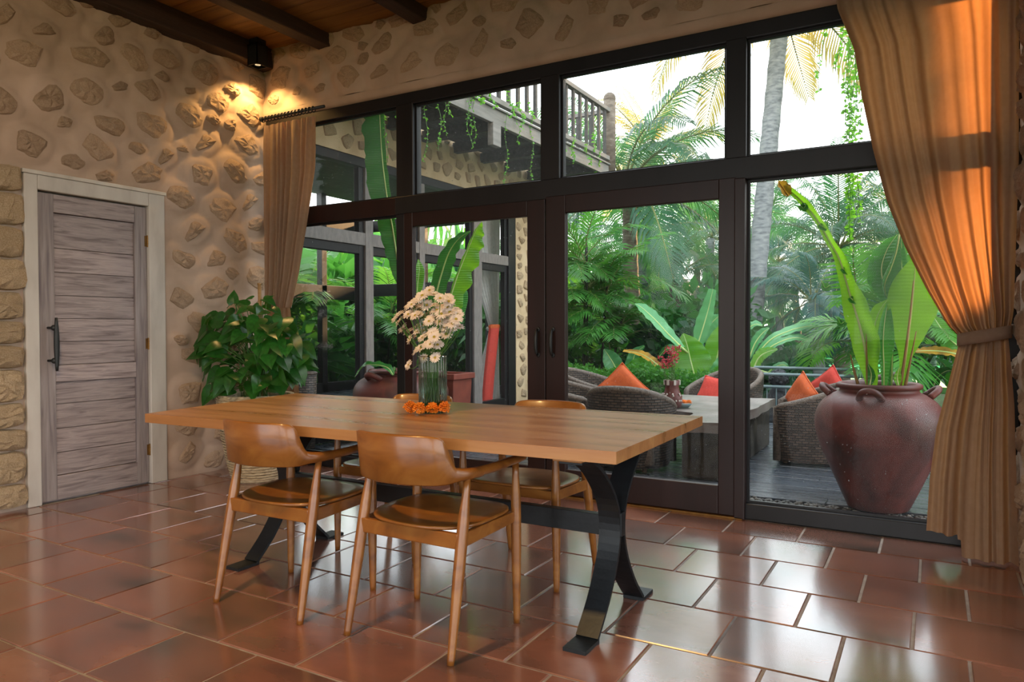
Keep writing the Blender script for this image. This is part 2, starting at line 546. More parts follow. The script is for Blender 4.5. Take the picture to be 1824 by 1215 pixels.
# ---- floor: grout bed and one object per tile
fb = MB()
fb.box(-5.3, 3.2, -4.0, 4.45, -0.12, -0.0045)
floor = tag(fb.build('floor', M['grout']), kind='structure')
ROWS = [(0.198, 0.02), (0.582, -2.195), (0.962, -2.40), (1.335, -2.384), (1.712, -2.595), (2.085, -0.855), (2.462, -0.27), (2.862, -0.056),
        (3.250, -0.255), (3.632, -0.044), (4.005, -0.225), (4.325, 0)]
PITCH = 0.3835
rt = random.Random(3)
tile_cache = {}
def tile_mesh(a, b):
    key = (round(a, 3), round(b, 3))
    if key not in tile_cache:
        g, c, z = 0.005, 0.003, 0.0
        x0, x1, y0, y1 = -a / 2 + g, a / 2 - g, -b / 2 + g, b / 2 - g
        m = MB()
        o4 = [(x0, y0), (x1, y0), (x1, y1), (x0, y1)]
        i4 = [(x0 + c, y0 + c), (x1 - c, y0 + c), (x1 - c, y1 - c), (x0 + c, y1 - c)]
        m.add([(x, y, -0.014) for x, y in o4] + [(x, y, -0.0035) for x, y in o4] + [(x, y, 0) for x, y in i4],
              [(0, 1, 5, 4), (1, 2, 6, 5), (2, 3, 7, 6), (3, 0, 4, 7), (4, 5, 9, 8), (5, 6, 10, 9), (6, 7, 11, 10), (7, 4, 8, 11), (8, 9, 10, 11)])
        tile_cache[key] = m.mesh('tile', M['tile'])
    return tile_cache[key]
for (y0, off), (y1, _) in zip(ROWS[:-1], ROWS[1:]):
    x = off
    while x > XL:
        x -= PITCH
    lim = XR + 0.02 if y0 > 3.0 else 1.2
    while x < lim:
        xa, xb = max(x, XL + 0.0), min(x + PITCH, lim)
        if xb - xa > 0.03:
            c = V((xa + xb) / 2, (y0 + y1) / 2, 0)
            # leave out what lies well outside the picture
            v = c - CAM
            dz = v.dot(_f)
            if dz > 0.3 and abs(v.dot(_r)) < dz * 0.74 + 0.75:
                a = xb - xa
                a = PITCH if abs(a - PITCH) < 0.002 else a
                link('tile', tile_mesh(a, y1 - y0), floor, loc=(c.x, c.y, rt.uniform(-0.0012, 0.0008)), rot=(rt.uniform(-0.002, 0.002), rt.uniform(-0.002, 0.002), rt.uniform(-0.002, 0.002)))
        x += PITCH
# plain tiled remainder behind the camera
fr = MB()
fr.box(-4.9, 3.0, -4.0, 0.195, -0.012, -0.001)
fr.box(1.2, 3.0, 0.195, 3.0, -0.012, -0.0012)
fr.build('tile_field', M['tile'], floor)['kind'] = 'stuff'

# ---- stone walls
def stone_variants(mname, n, seed, block=False):
    res = []
    r_ = random.Random(seed)
    for q in range(n):
        K = 16
        nc = r_.choice([5, 6, 6, 7])
        cs = sorted(r_.uniform(0, 2 * PI) * 0.25 + 2 * PI * i / nc * 1.0 for i in range(nc))
        crad = [r_.uniform(0.86, 1.12) for _ in cs]
        pts = [(crad[i] * math.cos(cs[i]), crad[i] * math.sin(cs[i])) for i in range(nc)]
        def rad(an):
            best = 9
            for i in range(nc):
                p, s_ = pts[i], pts[(i + 1) % nc]
                ex, ey = s_[0] - p[0], s_[1] - p[1]
                dx, dy = math.cos(an), math.sin(an)
                den = dx * ey - dy * ex
                if abs(den) > 1e-6:
                    t = (p[0] * ey - p[1] * ex) / den
                    u = (p[0] * dy - p[1] * dx) / den
                    if t > 0 and -0.01 <= u <= 1.01:
                        best = min(best, t)
            if block:
                return min(1.25, 1.0 / (abs(math.cos(an)) ** 5 + abs(math.sin(an)) ** 5) ** 0.2) * (0.94 + 0.06 * best)
            return min(best, 1.15)
        m = MB()
        rows = []
        for fr_, h in ((1.06, -0.5), (1.0, 0.18), (0.93, 0.62), (0.72, 0.88), (0.38, 1.0)):
            row = []
            for k in range(K):
                an = 2 * PI * k / K
                rr = rad(an) * fr_ * (1 + r_.uniform(-0.03, 0.03))
                hh = h + (r_.uniform(-0.16, 0.16) if h > 0.5 else 0)
                row.append((rr * math.cos(an), rr * math.sin(an), hh))
            rows.append(row)
        m.grid(rows, closed=True)
        m.add(rows[-1] + [(0, 0, 1.0 + r_.uniform(-.1, .1))], [(k, (k + 1) % K, K) for k in range(K)])
        res.append(m.mesh('stone', M[mname], smooth=False))
    return res
STV = stone_variants('stone', 9, 11)
RBV = stone_variants('rubble', 7, 12, True)

def scatter(u0, u1, v0, v1, holes, seed, size=(0.065, 0.145), gap=1.36):
    """stones as (u, v, ru, rv, angle, height) by dart throwing, big ones first"""
    r_ = random.Random(seed)
    res = []
    for step in range(3):
        for _ in range(2600):
            big = size[1] - (size[1] - size[0]) * (step / 2) * 0.9
            ru = r_.uniform(max(size[0], big * 0.8), big)
            rv = ru * r_.uniform(0.62, 0.85)
            u, v = r_.uniform(u0 + ru * 0.4, u1 - ru * 0.4), r_.uniform(v0 + rv * 0.6, v1 - rv * 0.5)
            if any(h[0] - ru * 0.8 < u < h[1] + ru * 0.8 and h[2] - rv < v < h[3] + rv for h in holes):
                continue
            if all(((u - q[0]) / (ru + q[2])) ** 2 + ((v - q[1]) / (rv + q[3])) ** 2 > gap * 0.86 for q in res):
                res.append((u, v, ru, rv, r_.uniform(-0.5, 0.5), r_.uniform(0.030, 0.054)))
    return res

def plaster_grid(u0, u1, v0, v1, stones, to3d, step=0.022, hole=None, amp=0.007, fill=0.50):
    us = np.arange(u0, u1 + step * 0.5, step)
    vs = np.arange(v0, v1 + step * 0.5, step)
    us[-1], vs[-1] = u1, v1
    U, W = np.meshgrid(us, vs)
    H = np.zeros_like(U)
    for (u, v, ru, rv, an, h) in stones:
        du, dv = U - u, W - v
        a = du * math.cos(an) + dv * math.sin(an)
        b = -du * math.sin(an) + dv * math.cos(an)
        d = np.sqrt((a / ru) ** 2 + (b / rv) ** 2)
        t = np.clip((1.48 - d) / 0.46, 0, 1)
        H = np.maximum(H, h * fill * t * t * (3 - 2 * t))
    rows = []
    for j in range(len(vs)):
        row = []
        for i in range(len(us)):
            n = mnoise.noise(V(us[i] * 4.0, vs[j] * 4.0, u0)) * amp + mnoise.noise(V(us[i] * 11, vs[j] * 11, u0 + 5)) * amp * 0.5
            row.append(to3d(us[i], vs[j], float(H[j, i]) + n))
        rows.append(row)
    m = MB()
    n, k = len(vs), len(us)
    fs = []
    for j in range(n - 1):
        for i in range(k - 1):
            cu, cv = (us[i] + us[i + 1]) / 2, (vs[j] + vs[j + 1]) / 2
            if hole and hole[0] < cu < hole[1] and hole[2] < cv < hole[3]:
                continue
            fs.append((j * k + i, j * k + i + 1, (j + 1) * k + i + 1, (j + 1) * k + i))
    m.add([p for r in rows for p in r], fs)
    return m

# left wall: stones over y, z
DY0, DY1, DZ = 2.41, 3.365, 2.09           # outer edge of the door's white frame
left_stones = scatter(1.5, YW + 0.02, 0.02, ZC - 0.1, [(2.10, DY1 + 0.012, -1, DZ + 0.01)], 5)
left_to = lambda u, v, h: V(XL + h, u, v)
hole_l = (DY0 + 0.015, DY1 - 0.015, -0.1, DZ - 0.012)
m = plaster_grid(1.2, YW + 0.03, -0.01, ZC + 0.05, left_stones, left_to, hole=hole_l)
wall_left = tag(m.build('wall_left', M['plaster'], smooth=True), kind='structure')
bk = MB()
bk.box(-5.06, -4.93, -4.0, DY0 + 0.03, -0.1, 3.6)
bk.box(-5.06, -4.93, DY1 - 0.03, 4.45, -0.1, 3.6)
bk.box(-5.06, -4.93, DY0 + 0.03, DY1 - 0.03, DZ - 0.03, 3.6)
bk.box(-4.935, -4.905, -4.0, 1.2, -0.1, 3.6)
bk.build('masonry_core', M['plaster'], wall_left)
sc = random.Random(9)
def put_stones(stones, parent, mk, variants, prot=1.0):
    for (u, v, ru, rv, an, h) in stones:
        me = sc.choice(variants)
        o = bpy.data.objects.new('stone', me)
        C.objects.link(o)
        o.parent = parent
        o.matrix_local = mk(u, v, an) @ Matrix.Diagonal((ru, rv, h * prot, 1))
ml = lambda u, v, an: Matrix.Translation((XL, u, v)) @ Matrix(((0, 0, 1, 0), (1, 0, 0, 0), (0, 1, 0, 0), (0, 0, 0, 1))) @ Matrix.Rotation(an, 4, 'Z')
put_stones(left_stones, wall_left, ml, STV)
# bold rubble beside the door, towards the camera
z = 0.02
rr = random.Random(21)
while z < 2.06:
    h = rr.uniform(0.13, 0.21)
    w_ = rr.uniform(0.085, 0.12)
    put_stones([(DY0 - w_ - 0.005 + rr.uniform(-0.012, 0.008), z + h / 2, w_ * 1.05, h * 0.50, rr.uniform(-0.08, 0.08), rr.uniform(0.05, 0.075))], wall_left, ml, RBV)
    z += h * 0.98 + 0.012

# window wall: lintel of stones above the glazing
lint_stones = scatter(XL + 0.03, 0.35, 2.99, ZC + 0.02, [], 6, gap=1.2)
lt = lambda u, v, h: V(u, YW - 0.02 - h, v)
m = plaster_grid(XL - 0.02, XR + 0.02, 2.93, ZC + 0.05, lint_stones, lt)
# rounded plaster edge running down to the frame
us = [XL - 0.02 + (XR - XL + 0.04) * i / 60 for i in range(61)]
prof = [(-0.02, 2.93), (-0.021, 2.905), (-0.012, 2.882), (0.004, 2.868), (0.05, 2.862)]
m.grid([[V(u, YW + dy + 0.003 * mnoise.noise(V(u * 3, z, 0)), z) for dy, z in prof] for u in us])
wall_back = tag(m.build('wall_back', M['plaster'], smooth=True), kind='structure')
cb = MB()
cb.box(XL - 0.2, 0.45, YW + 0.04, YW + 0.24, TOP + 0.01, 4.2)
cb.build('masonry_core', M['wingplaster'], wall_back)
mb_ = lambda u, v, an: Matrix.Translation((u, YW - 0.02, v)) @ Matrix(((1, 0, 0, 0), (0, 0, -1, 0), (0, 1, 0, 0), (0, 0, 0, 1))) @ Matrix.Rotation(an, 4, 'Z')
put_stones(lint_stones, wall_back, mb_, STV, 0.85)

# right end wall, seen as a sliver beside the curtain
right_stones = scatter(3.2, YW - 0.02, 0.02, ZC, [], 8, size=(0.07, 0.12))
rt_to = lambda u, v, h: V(XR + 0.005 - h, u, v)
m = plaster_grid(3.1, YW + 0.1, -0.01, ZC + 0.05, right_stones, rt_to)
wall_right = tag(m.build('wall_right', M['plaster'], smooth=True), kind='structure')
rb = MB()
rb.box(XR + 0.035, XR + 0.24, 3.1, 4.44, -0.1, 3.6)
rb.build('masonry_core', M['plaster'], wall_right)
mr_ = lambda u, v, an: Matrix.Translation((XR + 0.005, u, v)) @ Matrix(((0, 0, -1, 0), (1, 0, 0, 0), (0, 1, 0, 0), (0, 0, 0, 1))) @ Matrix.Rotation(an, 4, 'Z')
put_stones(right_stones, wall_right, mr_, STV)
# far side of the room, behind the camera: plain wall, its two garden openings widened to let fill light in
bw = MB()
for x0, x1 in ((-5.0, -4.5), (-1.4, -1.1), (2.7, 3.2)):
    bw.box(x0, x1, -4.2, -4.0, -0.1, 3.6)
bw.box(-5.0, 3.2, -4.2, -4.0, 3.0, 3.6)
for y0, y1 in ((-4.0, -3.7), (2.9, 3.2)):
    bw.box(3.0, 3.2, y0, y1, -0.1, 3.6)
bw.box(3.0, 3.2, -4.0, 3.2, 3.1, 3.6)
tag(bw.build('wall_front', M['plaster']), kind='structure')
bw = MB()
bw.box(XR + 0.03, 3.2, 3.1, 3.3, -0.1, 3.6)
bw.build('masonry_return', M['plaster'], wall_right)

# ---- ceiling: boards across, beams towards the window wall
cs_ = MB()
cs_.box(-5.0, 3.2, -4.2, 4.5, ZC + 0.025, ZC + 0.12)
ceiling = tag(cs_.build('ceiling', M['ceilplank']), kind='structure')
y = YW + 0.01
rp_ = random.Random(4)
while y > -0.6:
    wd = rp_.uniform(0.12, 0.16)
    xa = XL - 0.03
    while xa < 0.4:
        xb = min(xa + rp_.uniform(1.6, 2.8), 0.4)
        if xb > 0.2:
            xb = 0.4
        p = MB()
        p.box(0, xb - xa - 0.003, -wd + 0.004, 0, 0, 0.024)
        p.build('plank', M['ceilplank'], ceiling, loc=(xa, y, ZC + rp_.uniform(-0.003, 0.002)))
        xa = xb
    y -= wd
bx = [(-4.93, -4.76, 3.265), (-4.245, -4.115, 3.325), (-3.31, -3.18, 3.33), (-2.36, -2.23, 3.33), (-1.42, -1.29, 3.33), (-0.48, -0.35, 3.33)]
for k, (x0, x1, z0) in enumerate(bx):
    b = MB()
    n = 14
    rows = []
    for i in range(n + 1):
        yy = 4.30 - i * 8.2 / n
        j = [rp_.uniform(-0.006, 0.006) for _ in range(4)]
        rows.append([V(x0 + j[0], yy, ZC), V(x0 + j[1], yy, z0 + j[1]), V(x1 + j[2], yy, z0 + j[2]), V(x1 + j[3], yy, ZC)])
    b.grid(rows)
    b.add(rows[0], [(0, 1, 2, 3)])
    tag(b.build('ceiling_beam', M['beam'], bevel=0.008), kind='structure')

# ---- weathered door in the left wall (door_3) with whitewashed surround
d3 = tag(thing('door_3', None, None, (XL, 0, 0)), kind='structure')
X = 0.0
f = MB()
f.box(-0.10, 0.028, DY0, 2.492, 0.0, DZ)
f.box(-0.10, 0.028, 3.241, DY1, 0.0, DZ)
f.box(-0.10, 0.028, 2.492, 3.241, 1.995, DZ)
f.build('door_frame', M['whitepaint'], d3, bevel=0.006)
f = MB()
f.box(-0.06, 0.040, DY0 - 0.012, DY1 + 0.008, DZ - 0.003, DZ + 0.022)
f.build('frame_cap', M['whitepaint'], d3, bevel=0.004)
ys0, ys1 = 2.495, 3.238
for a, b in ((ys0, ys0 + 0.105), (ys1 - 0.088, ys1)):
    f = MB(); f.box(-0.045, 0.0, a, b, 0.012, 1.985); f.build('stile', M['oldwoodv'], d3, bevel=0.003)
for a, b in ((1.868, 1.985), (0.775, 0.882), (0.012, 0.165)):
    f = MB(); f.box(-0.044, -0.001, ys0 + 0.106, ys1 - 0.089, a, b); f.build('rail', M['oldwood'], d3, bevel=0.003)
zs = [1.866, 1.640, 1.485, 1.335, 1.185, 1.035, 0.884]
zs2 = [0.773, 0.630, 0.470, 0.315, 0.167]
for Z in (zs, zs2):
    for a, b in zip(Z[:-1], Z[1:]):
        f = MB(); f.box(-0.04, -0.018, ys0 + 0.106, ys1 - 0.089, b + 0.002, a - 0.002)
        f.build('plank', M['oldwood'], d3, bevel=0.002)
f = MB(); f.box(-0.10, -0.046, ys0 - 0.01, ys1 + 0.01, -0.02, 2.0); f.build('backing', M['oldwood'], d3)  # unseen box added to stop light leaking between the boards
h = MB()
yh = 2.548
P = [(0.058, yh + 0.028, 1.19 - 0.34 * i / 12) for i in range(13)]
R = [0.006 + 0.011 * math.sin(PI * (0.06 + 0.88 * i / 12)) for i in range(13)]
h.tube(P, R, 10)
hd = h.build('handle', M['iron'], d3, smooth=True)
for zz in (1.125, 0.915):
    h = MB(); h.tube([(-0.002, yh + 0.006, zz), (0.058, yh + 0.026, zz)], 0.008, 10); h.ball((0.045, yh + 0.02, zz), 0.019, 14, 10)
    h.build('handle_post', M['iron'], hd, smooth=True)
for zz in (1.745, 1.01, 0.245):
    h = MB(); h.tube([(0.006, 3.241, zz - 0.042), (0.006, 3.241, zz + 0.042)], 0.007, 8)
    for q in (-0.016, 0, 0.016):
        h.tube([(0.006, 3.241, zz + q - 0.006), (0.006, 3.241, zz + q + 0.006)], 0.0085, 8)
    h.box(-0.002, 0.004, 3.222, 3.262, zz - 0.038, zz + 0.038)
    h.build('hinge', M['brass'], d3)

# ---- the great glazed wall
YF0, YF1 = YW + 0.005, YW + 0.105
fr = tag(thing('window_1', None, None, (0, 0, 0)), kind='structure')   # the whole fixed frame
def bar(name, x0, x1, z0, z1, y0=YF0, y1=YF1, parent=None, m='frame', bev=0.006):
    b = MB(); b.box(x0, x1, y0, y1, z0, z1)
    return b.build(name, M[m], parent or fr, bevel=bev)
bar('rail', -4.9, 0.37, 2.775, TOP)
bar('rail', -4.9, -3.50, 1.966, 2.10, m='doorwood')
bar('transom', -3.505, 0.315, 1.968, 2.10, YF0 - 0.012, YF1)
for x0, x1 in ((-3.497, -3.340), (-2.275, -2.135), (-1.056, -0.938), (0.31, 0.372)):
    bar('post', x0, x1, 2.09, 2.785, YF0 - 0.004, YF1 + 0.002)
bar('post', -3.505, -3.425, 0.0, 1.975, YF0, YF1)
bar('post', -1.000, -0.937, 0.0, 1.975, YF0 - 0.03, YF1 + 0.002, m='doorwood')
bar('post', 0.31, 0.372, 0.0, 2.10, YF0 - 0.004, YF1 + 0.002)
bar('post', -4.9, -4.86, 0.0, 2.8)
bar('sill', -4.9, -3.50, 0.0, 0.10)
bar('sill', -0.945, 0.315, 0.0, 0.093, YF0, YF1)
# narrow glazing beads
for (x0, x1, z0, z1) in ((-4.86, -3.497, 2.10, 2.775), (-3.340, -2.275, 2.10, 2.775), (-2.135, -1.056, 2.10, 2.775), (-0.938, 0.31, 2.10, 2.775), (-4.86, -3.505, 0.10, 1.966), (-0.937, 0.31, 0.093, 1.968)):
    b = MB()
    e = 0.014
    for q in ((x0, x1, z0, z0 + e), (x0, x1, z1 - e, z1), (x0, x0 + e, z0 + e, z1 - e), (x1 - e, x1, z0 + e, z1 - e)):
        b.box(q[0], q[1], YF0 + 0.028, YF0 + 0.05, q[2], q[3])
    b.build('bead', M['frame'], fr)
def pane(x0, x1, z0, z1, y, parent, m):
    b = MB(); b.box(x0, x1, y, y + 0.005, z0, z1)
    b.f, b.m = b.f[2:3], b.m[:1]
    return b.build('glass_pane', M[m], parent)
for x0, x1 in ((-4.86, -3.49), (-3.345, -2.27), (-2.14, -1.05), (-0.94, 0.315)):
    pane(x0, x1, 2.095, 2.78, YF0 + 0.05, fr, 'glassup')
pane(-4.86, -3.5, 0.09, 1.97, YF0 + 0.05, fr, 'glass')
pane(-0.94, 0.315, 0.085, 1.97, YF0 + 0.05, fr, 'glass')
# sliding doors
def slider(name, x0, x1, gx0, gx1, y0, hx):
    d = tag(thing(name, None, None, ((x0 + x1) / 2, y0, 0)), kind='structure')
    ox = (x0 + x1) / 2
    def bb(n, a, b_, c, e, m='doorwood'):
        q = MB(); q.box(a - ox, b_ - ox, 0, 0.045, c, e); return q.build(n, M[m], d, bevel=0.005)
    bb('stile', x0, gx0, 0.012, 1.985)
    bb('stile', gx1, x1, 0.012, 1.985)
    bb('rail', gx0, gx1, 1.868, 1.985)
    bb('rail', gx0, gx1, 0.012, 0.183)
    q = MB(); q.add([(gx0 - ox - .005, 0.024, 0.178), (gx1 - ox + .005, 0.024, 0.178), (gx1 - ox + .005, 0.024, 1.872), (gx0 - ox - .005, 0.024, 1.872)], [(0, 1, 2, 3)])
    q.build('glass_pane', M['glass'], d)
    h = MB()
    zc = 1.02
    hp = [(hx - ox, -0.004, zc - 0.085), (hx - ox, -0.03, zc - 0.07), (hx - ox, -0.04, zc), (hx - ox, -0.03, zc + 0.07), (hx - ox, -0.004, zc + 0.085)]
    hp = [tuple(p) for p in catmull(hp, 14)]
    h.tube(hp, [0.006 + 0.006 * math.sin(PI * i / 13) for i in range(14)], 10)
    for zz in (zc - 0.085, zc + 0.085):
        h.ball((hx - ox, -0.003, zz), 0.014, 10, 6, sc=(1, 0.4, 1.3))
    h.build('handle', M['iron'], d, smooth=True)
    return d
D1 = slider('door_1', -3.425, -2.240, -3.344, -2.376, YF0 - 0.008, -2.292)
D2 = slider('door_2', -2.232, -0.985, -2.088, -1.093, YF0 - 0.014, -2.178)
q = MB(); q.box(-0.012, 0.012, -0.004, 0, -0.028, 0.028); q.box(-0.006, 0.006, -0.0055, -0.004, -0.018, 0.018)
q.build('lock_plate', M['brass'], D1, loc=(-2.285 - (-3.425 - 2.240) / 2, 0, 0.105), bevel=0.001)
b = MB(); b.box(-3.5, -0.95, YF0 - 0.03, YF1 + 0.02, 0.0, 0.010); b.build('threshold', M['brass'], fr)
# ================================================================== FURNITURE
# ---- dining table
TZ = 0.735
corn = [V(-3.077, 2.015, 0), V(-0.843, 2.101, 0), V(-0.857, 3.125, 0), V(-3.255, 3.085, 0)]
tb = thing('dining_table', 'long honey wood dining table with thick top on curved black steel legs', 'table', (-1.95, 2.48, 0))
org = V(-1.95, 2.48, 0)
cuts = [0.0, 0.36, 0.69, 1.0]
for k in range(3):
    g = 0.0003
    a, b_ = cuts[k] + (g if k else 0), cuts[k + 1] - (g if k < 2 else 0)
    A, B = corn[0].lerp(corn[3], a) - org, corn[1].lerp(corn[2], a) - org
    Cc, Dd = corn[1].lerp(corn[2], b_) - org, corn[0].lerp(corn[3], b_) - org
    m = MB()
    lo = [V(p.x, p.y, TZ - 0.040) for p in (A, B, Cc, Dd)]
    hi = [V(p.x, p.y, TZ) for p in (A, B, Cc, Dd)]
    m.add(lo + hi, [(3, 2, 1, 0), (4, 5, 6, 7), (0, 1, 5, 4), (1, 2, 6, 5), (2, 3, 7, 6), (3, 0, 4, 7)])
    m.build('tabletop_board', M['tablewood'], tb, bevel=0.0006)
XT = (-1.06, -2.80)
for xt in XT:
    m = MB(); m.box(xt - org.x - 0.055, xt - org.x + 0.055, 2.20 - org.y, 2.98 - org.y, TZ - 0.068, TZ - 0.04)
    m.build('batten', M['tablewood'], tb, bevel=0.004)
    for sgn in (-1, 1):
        yc = 2.60
        off = -0.012 * -sgn
        # curved flat bar, bulging to the middle
        key = [(sgn * 0.30, 0.667), (sgn * 0.17, 0.59), (sgn * 0.055, 0.47), (sgn * 0.020, 0.36), (sgn * 0.045, 0.25), (sgn * 0.13, 0.12), (sgn * 0.235, 0.014)]
        if sgn > 0:
            key = [(a * 1.0, z) for a, z in key]
        path = catmull(key, 26)
        foot = (sgn * 0.335, 0.012)
        m = MB()
        hw, th = 0.043, 0.013
        rows = []
        pts = [(p[0], p[1]) for p in path]
        for i, (a, z) in enumerate(pts):
            p0, p1 = pts[max(i - 1, 0)], pts[min(i + 1, len(pts) - 1)]
            t = V(0, p1[0] - p0[0], p1[1] - p0[1]).normalized()
            nrm = V(0, -t.z, t.y)
            c = V(xt - org.x, yc + a - org.y, z)
            rows.append([c + V(-hw, 0, 0) - nrm * th / 2, c + V(hw, 0, 0) - nrm * th / 2, c + V(hw, 0, 0) + nrm * th / 2, c + V(-hw, 0, 0) + nrm * th / 2])
        m.grid(rows, closed=True)
        m.add(rows[0] + rows[-1], [(3, 2, 1, 0), (4, 5, 6, 7)])
        y0, y1 = sorted((yc + sgn * 0.225 - org.y, yc + sgn * 0.345 - org.y))
        m.box(xt - org.x - hw, xt - org.x + hw, y0, y1, 0.0, 0.013)
        y0, y1 = sorted((yc + sgn * 0.24 - org.y, yc + sgn * 0.37 - org.y))
        m.box(xt - org.x - hw, xt - org.x + hw, y0, y1, 0.655, 0.667)
        m.build('leg', M['steel'], tb)
    m = MB(); m.box(xt - org.x - 0.046, xt - org.x + 0.046, yc - org.y - 0.022, yc - org.y + 0.022, 0.325, 0.415)
    m.build('clamp_block', M['steel'], tb, bevel=0.003)
m = MB(); m.box(XT[1] - org.x + 0.02, XT[0] - org.x - 0.02, yc - org.y - 0.020, yc - org.y + 0.020, 0.322, 0.40)
m.build('stretcher', M['steel'], tb, bevel=0.002)

# ---- dining chairs: front towards +y, origin on the floor under the middle of the legs
def chair_leg(p0, p1, r0, r1, rm):
    m = MB()
    a, b = V(*p0), V(*p1)
    P = [a.lerp(b, t) for t in (0, 0.03, 0.45, 0.62, 0.75, 0.92, 1.0)]
    R = [r0 * 0.92, r0, rm, rm * 1.03, rm, r1, r1 * 0.96]
    m.tube(P, R, 12)
    return m
def make_chair(label):
    t = thing('dining_chair', label, 'chair', group='teak armchairs round the table')
    m = MB()   # seat: D shaped, slightly dished
    out = []
    for k in range(56):
        an = 2 * PI * k / 56
        c, s = math.cos(an), math.sin(an)
        e = 0.5 if s > 0 else 0.78
        x = 0.236 * math.copysign(abs(c) ** e, c)
        y = 0.035 + 0.205 * math.copysign(abs(s) ** e, s)
        out.append((x, y))
    def zz(x, y, f):
        return 0.437 - 0.010 * (1 - f) + 0.004 * (y / 0.2)
    rows = []
    for f, dz in ((0.965, -0.014), (1.0, -0.010), (1.0, -0.002), (0.975, 0.0), (0.8, 0.0), (0.5, 0.0), (0.2, 0.0)):
        rows.append([(x * f, 0.035 + (y - 0.035) * f, zz(x, y, min(1, f)) + dz) for x, y in out])
    m.grid(rows, closed=True)
    m.add(rows[-1], [tuple(range(56))])
    m.add(rows[0], [tuple(range(56))[::-1]])
    m.build('seat', M['chairwood'], t, smooth=True)
    # legs
    for s in (-1, 1):
        chair_leg((s * 0.232, -0.212, 0), (s * 0.220, -0.090, 0.610), 0.0135, 0.0135, 0.0205).build('leg', M['chairwood'], t, smooth=True)
        chair_leg((s * 0.240, 0.205, 0), (s * 0.236, 0.205, 0.612), 0.0135, 0.0135, 0.0195).build('leg', M['chairwood'], t, smooth=True)
    m = MB(); m.box(-0.218, 0.218, -0.150, -0.127, 0.365, 0.418); m.build('rail', M['chairwood'], t, bevel=0.004)
    m = MB(); m.box(-0.222, 0.222, 0.192, 0.214, 0.385, 0.425); m.build('rail', M['chairwood'], t, bevel=0.004)
    for s in (-1, 1):
        m = MB()
        a, b = V(s * 0.219, -0.135, 0), V(s * 0.228, 0.2, 0)
        d = 0.011
        rows = [[V(p.x - d, p.y, z0), V(p.x + d, p.y, z0), V(p.x + d, p.y, z1), V(p.x - d, p.y, z1)] for p, z0, z1 in ((a, 0.368, 0.418), (b, 0.385, 0.425))]
        m.grid(rows, closed=True)
        m.build('side_rail', M['chairwood'], t, bevel=0.003)
    # backrest: a bent panel whose lower edge runs on into the arms
    half = [(0.232, -0.030, 0.598, 0.632, 0.019), (0.222, -0.085, 0.596, 0.634, 0.018), (0.206, -0.125, 0.594, 0.640, 0.016), (0.200, -0.139, 0.592, 0.650, 0.014), (0.195, -0.151, 0.590, 0.684, 0.012), (0.190, -0.161, 0.588, 0.724, 0.011), (0.180, -0.175, 0.587, 0.748, 0.011), (0.150, -0.200, 0.586, 0.757, 0.010), (0.07, -0.228, 0.585, 0.759, 0.010), (0.0, -0.235, 0.585, 0.760, 0.010)]
    prof = half + [(-a, b, c, d, e) for a, b, c, d, e in half[-2::-1]]
    S = catmull(prof, 81)
    rows = []
    for i, q in enumerate(S):
        p0, p1 = S[max(i - 1, 0)], S[min(i + 1, len(S) - 1)]
        tx, ty = p1[0] - p0[0], p1[1] - p0[1]
        L = math.hypot(tx, ty)
        n = V(-ty / L, tx / L, 0)
        c = V(q[0], q[1], 0)
        z0, z1, th = q[2], q[3], q[4]
        e = min(0.006, (z1 - z0) * 0.2)
        lean = V(0, -0.13, 0)
        def pt(sg, z, f=1.0):
            return c + n * (th * sg * f) + V(0, 0, z) + lean * (z - z0)
        rows.append([pt(-1, z0 + e), pt(-1, (z0 + z1) / 2), pt(-1, z1 - e), pt(-0.5, z1), pt(0.5, z1), pt(1, z1 - e), pt(1, (z0 + z1) / 2), pt(1, z0 + e), pt(0.5, z0), pt(-0.5, z0)])
    m = MB(); m.grid(rows, closed=True)
    m.add(rows[0], [tuple(range(10))[::-1]]); m.add(rows[-1], [tuple(range(10))])
    m.build('backrest', M['chairwood'], t, smooth=True)
    for s in (-1, 1):
        A = catmull([(s * 0.2315, -0.036, 0.616, 0.019, 0.017), (s * 0.241, 0.04, 0.618, 0.021, 0.017), (s * 0.246, 0.13, 0.622, 0.024, 0.015), (s * 0.243, 0.225, 0.624, 0.025, 0.013), (s * 0.240, 0.250, 0.624, 0.017, 0.009)], 20)
        rows = []
        for i, q in enumerate(A):
            p0, p1 = A[max(i - 1, 0)], A[min(i + 1, 19)]
            t_ = V(p1[0] - p0[0], p1[1] - p0[1], 0).normalized()
            sd_ = V(-t_.y, t_.x, 0)
            rows.append([V(q[0], q[1], q[2]) + sd_ * (q[3] * math.cos(an)) + V(0, 0, q[4] * math.sin(an)) for an in [2 * PI * k / 12 for k in range(12)]])
        m = MB(); m.grid(rows, closed=True); m.add(rows[0], [tuple(range(12))[::-1]]); m.add(rows[-1], [tuple(range(12))])
        m.build('armrest', M['chairwood'], t, smooth=True)
    return t
chA = make_chair('teak armchair on the near side of the table, by its left end')
chB = dup(chA, (-1.605, 2.188, 0), -0.02, 'teak armchair on the near side of the table, by its right end')
chA.location = (-2.300, 2.172, 0)
chA.rotation_euler.z = 0.02
chC = dup(chA, (-2.365, 2.945, 0), PI + 0.02, 'teak armchair on the window side of the table, left of the vase')
chD = dup(chA, (-1.61, 2.955, 0), PI - 0.01, 'teak armchair on the window side of the table, right of the vase')

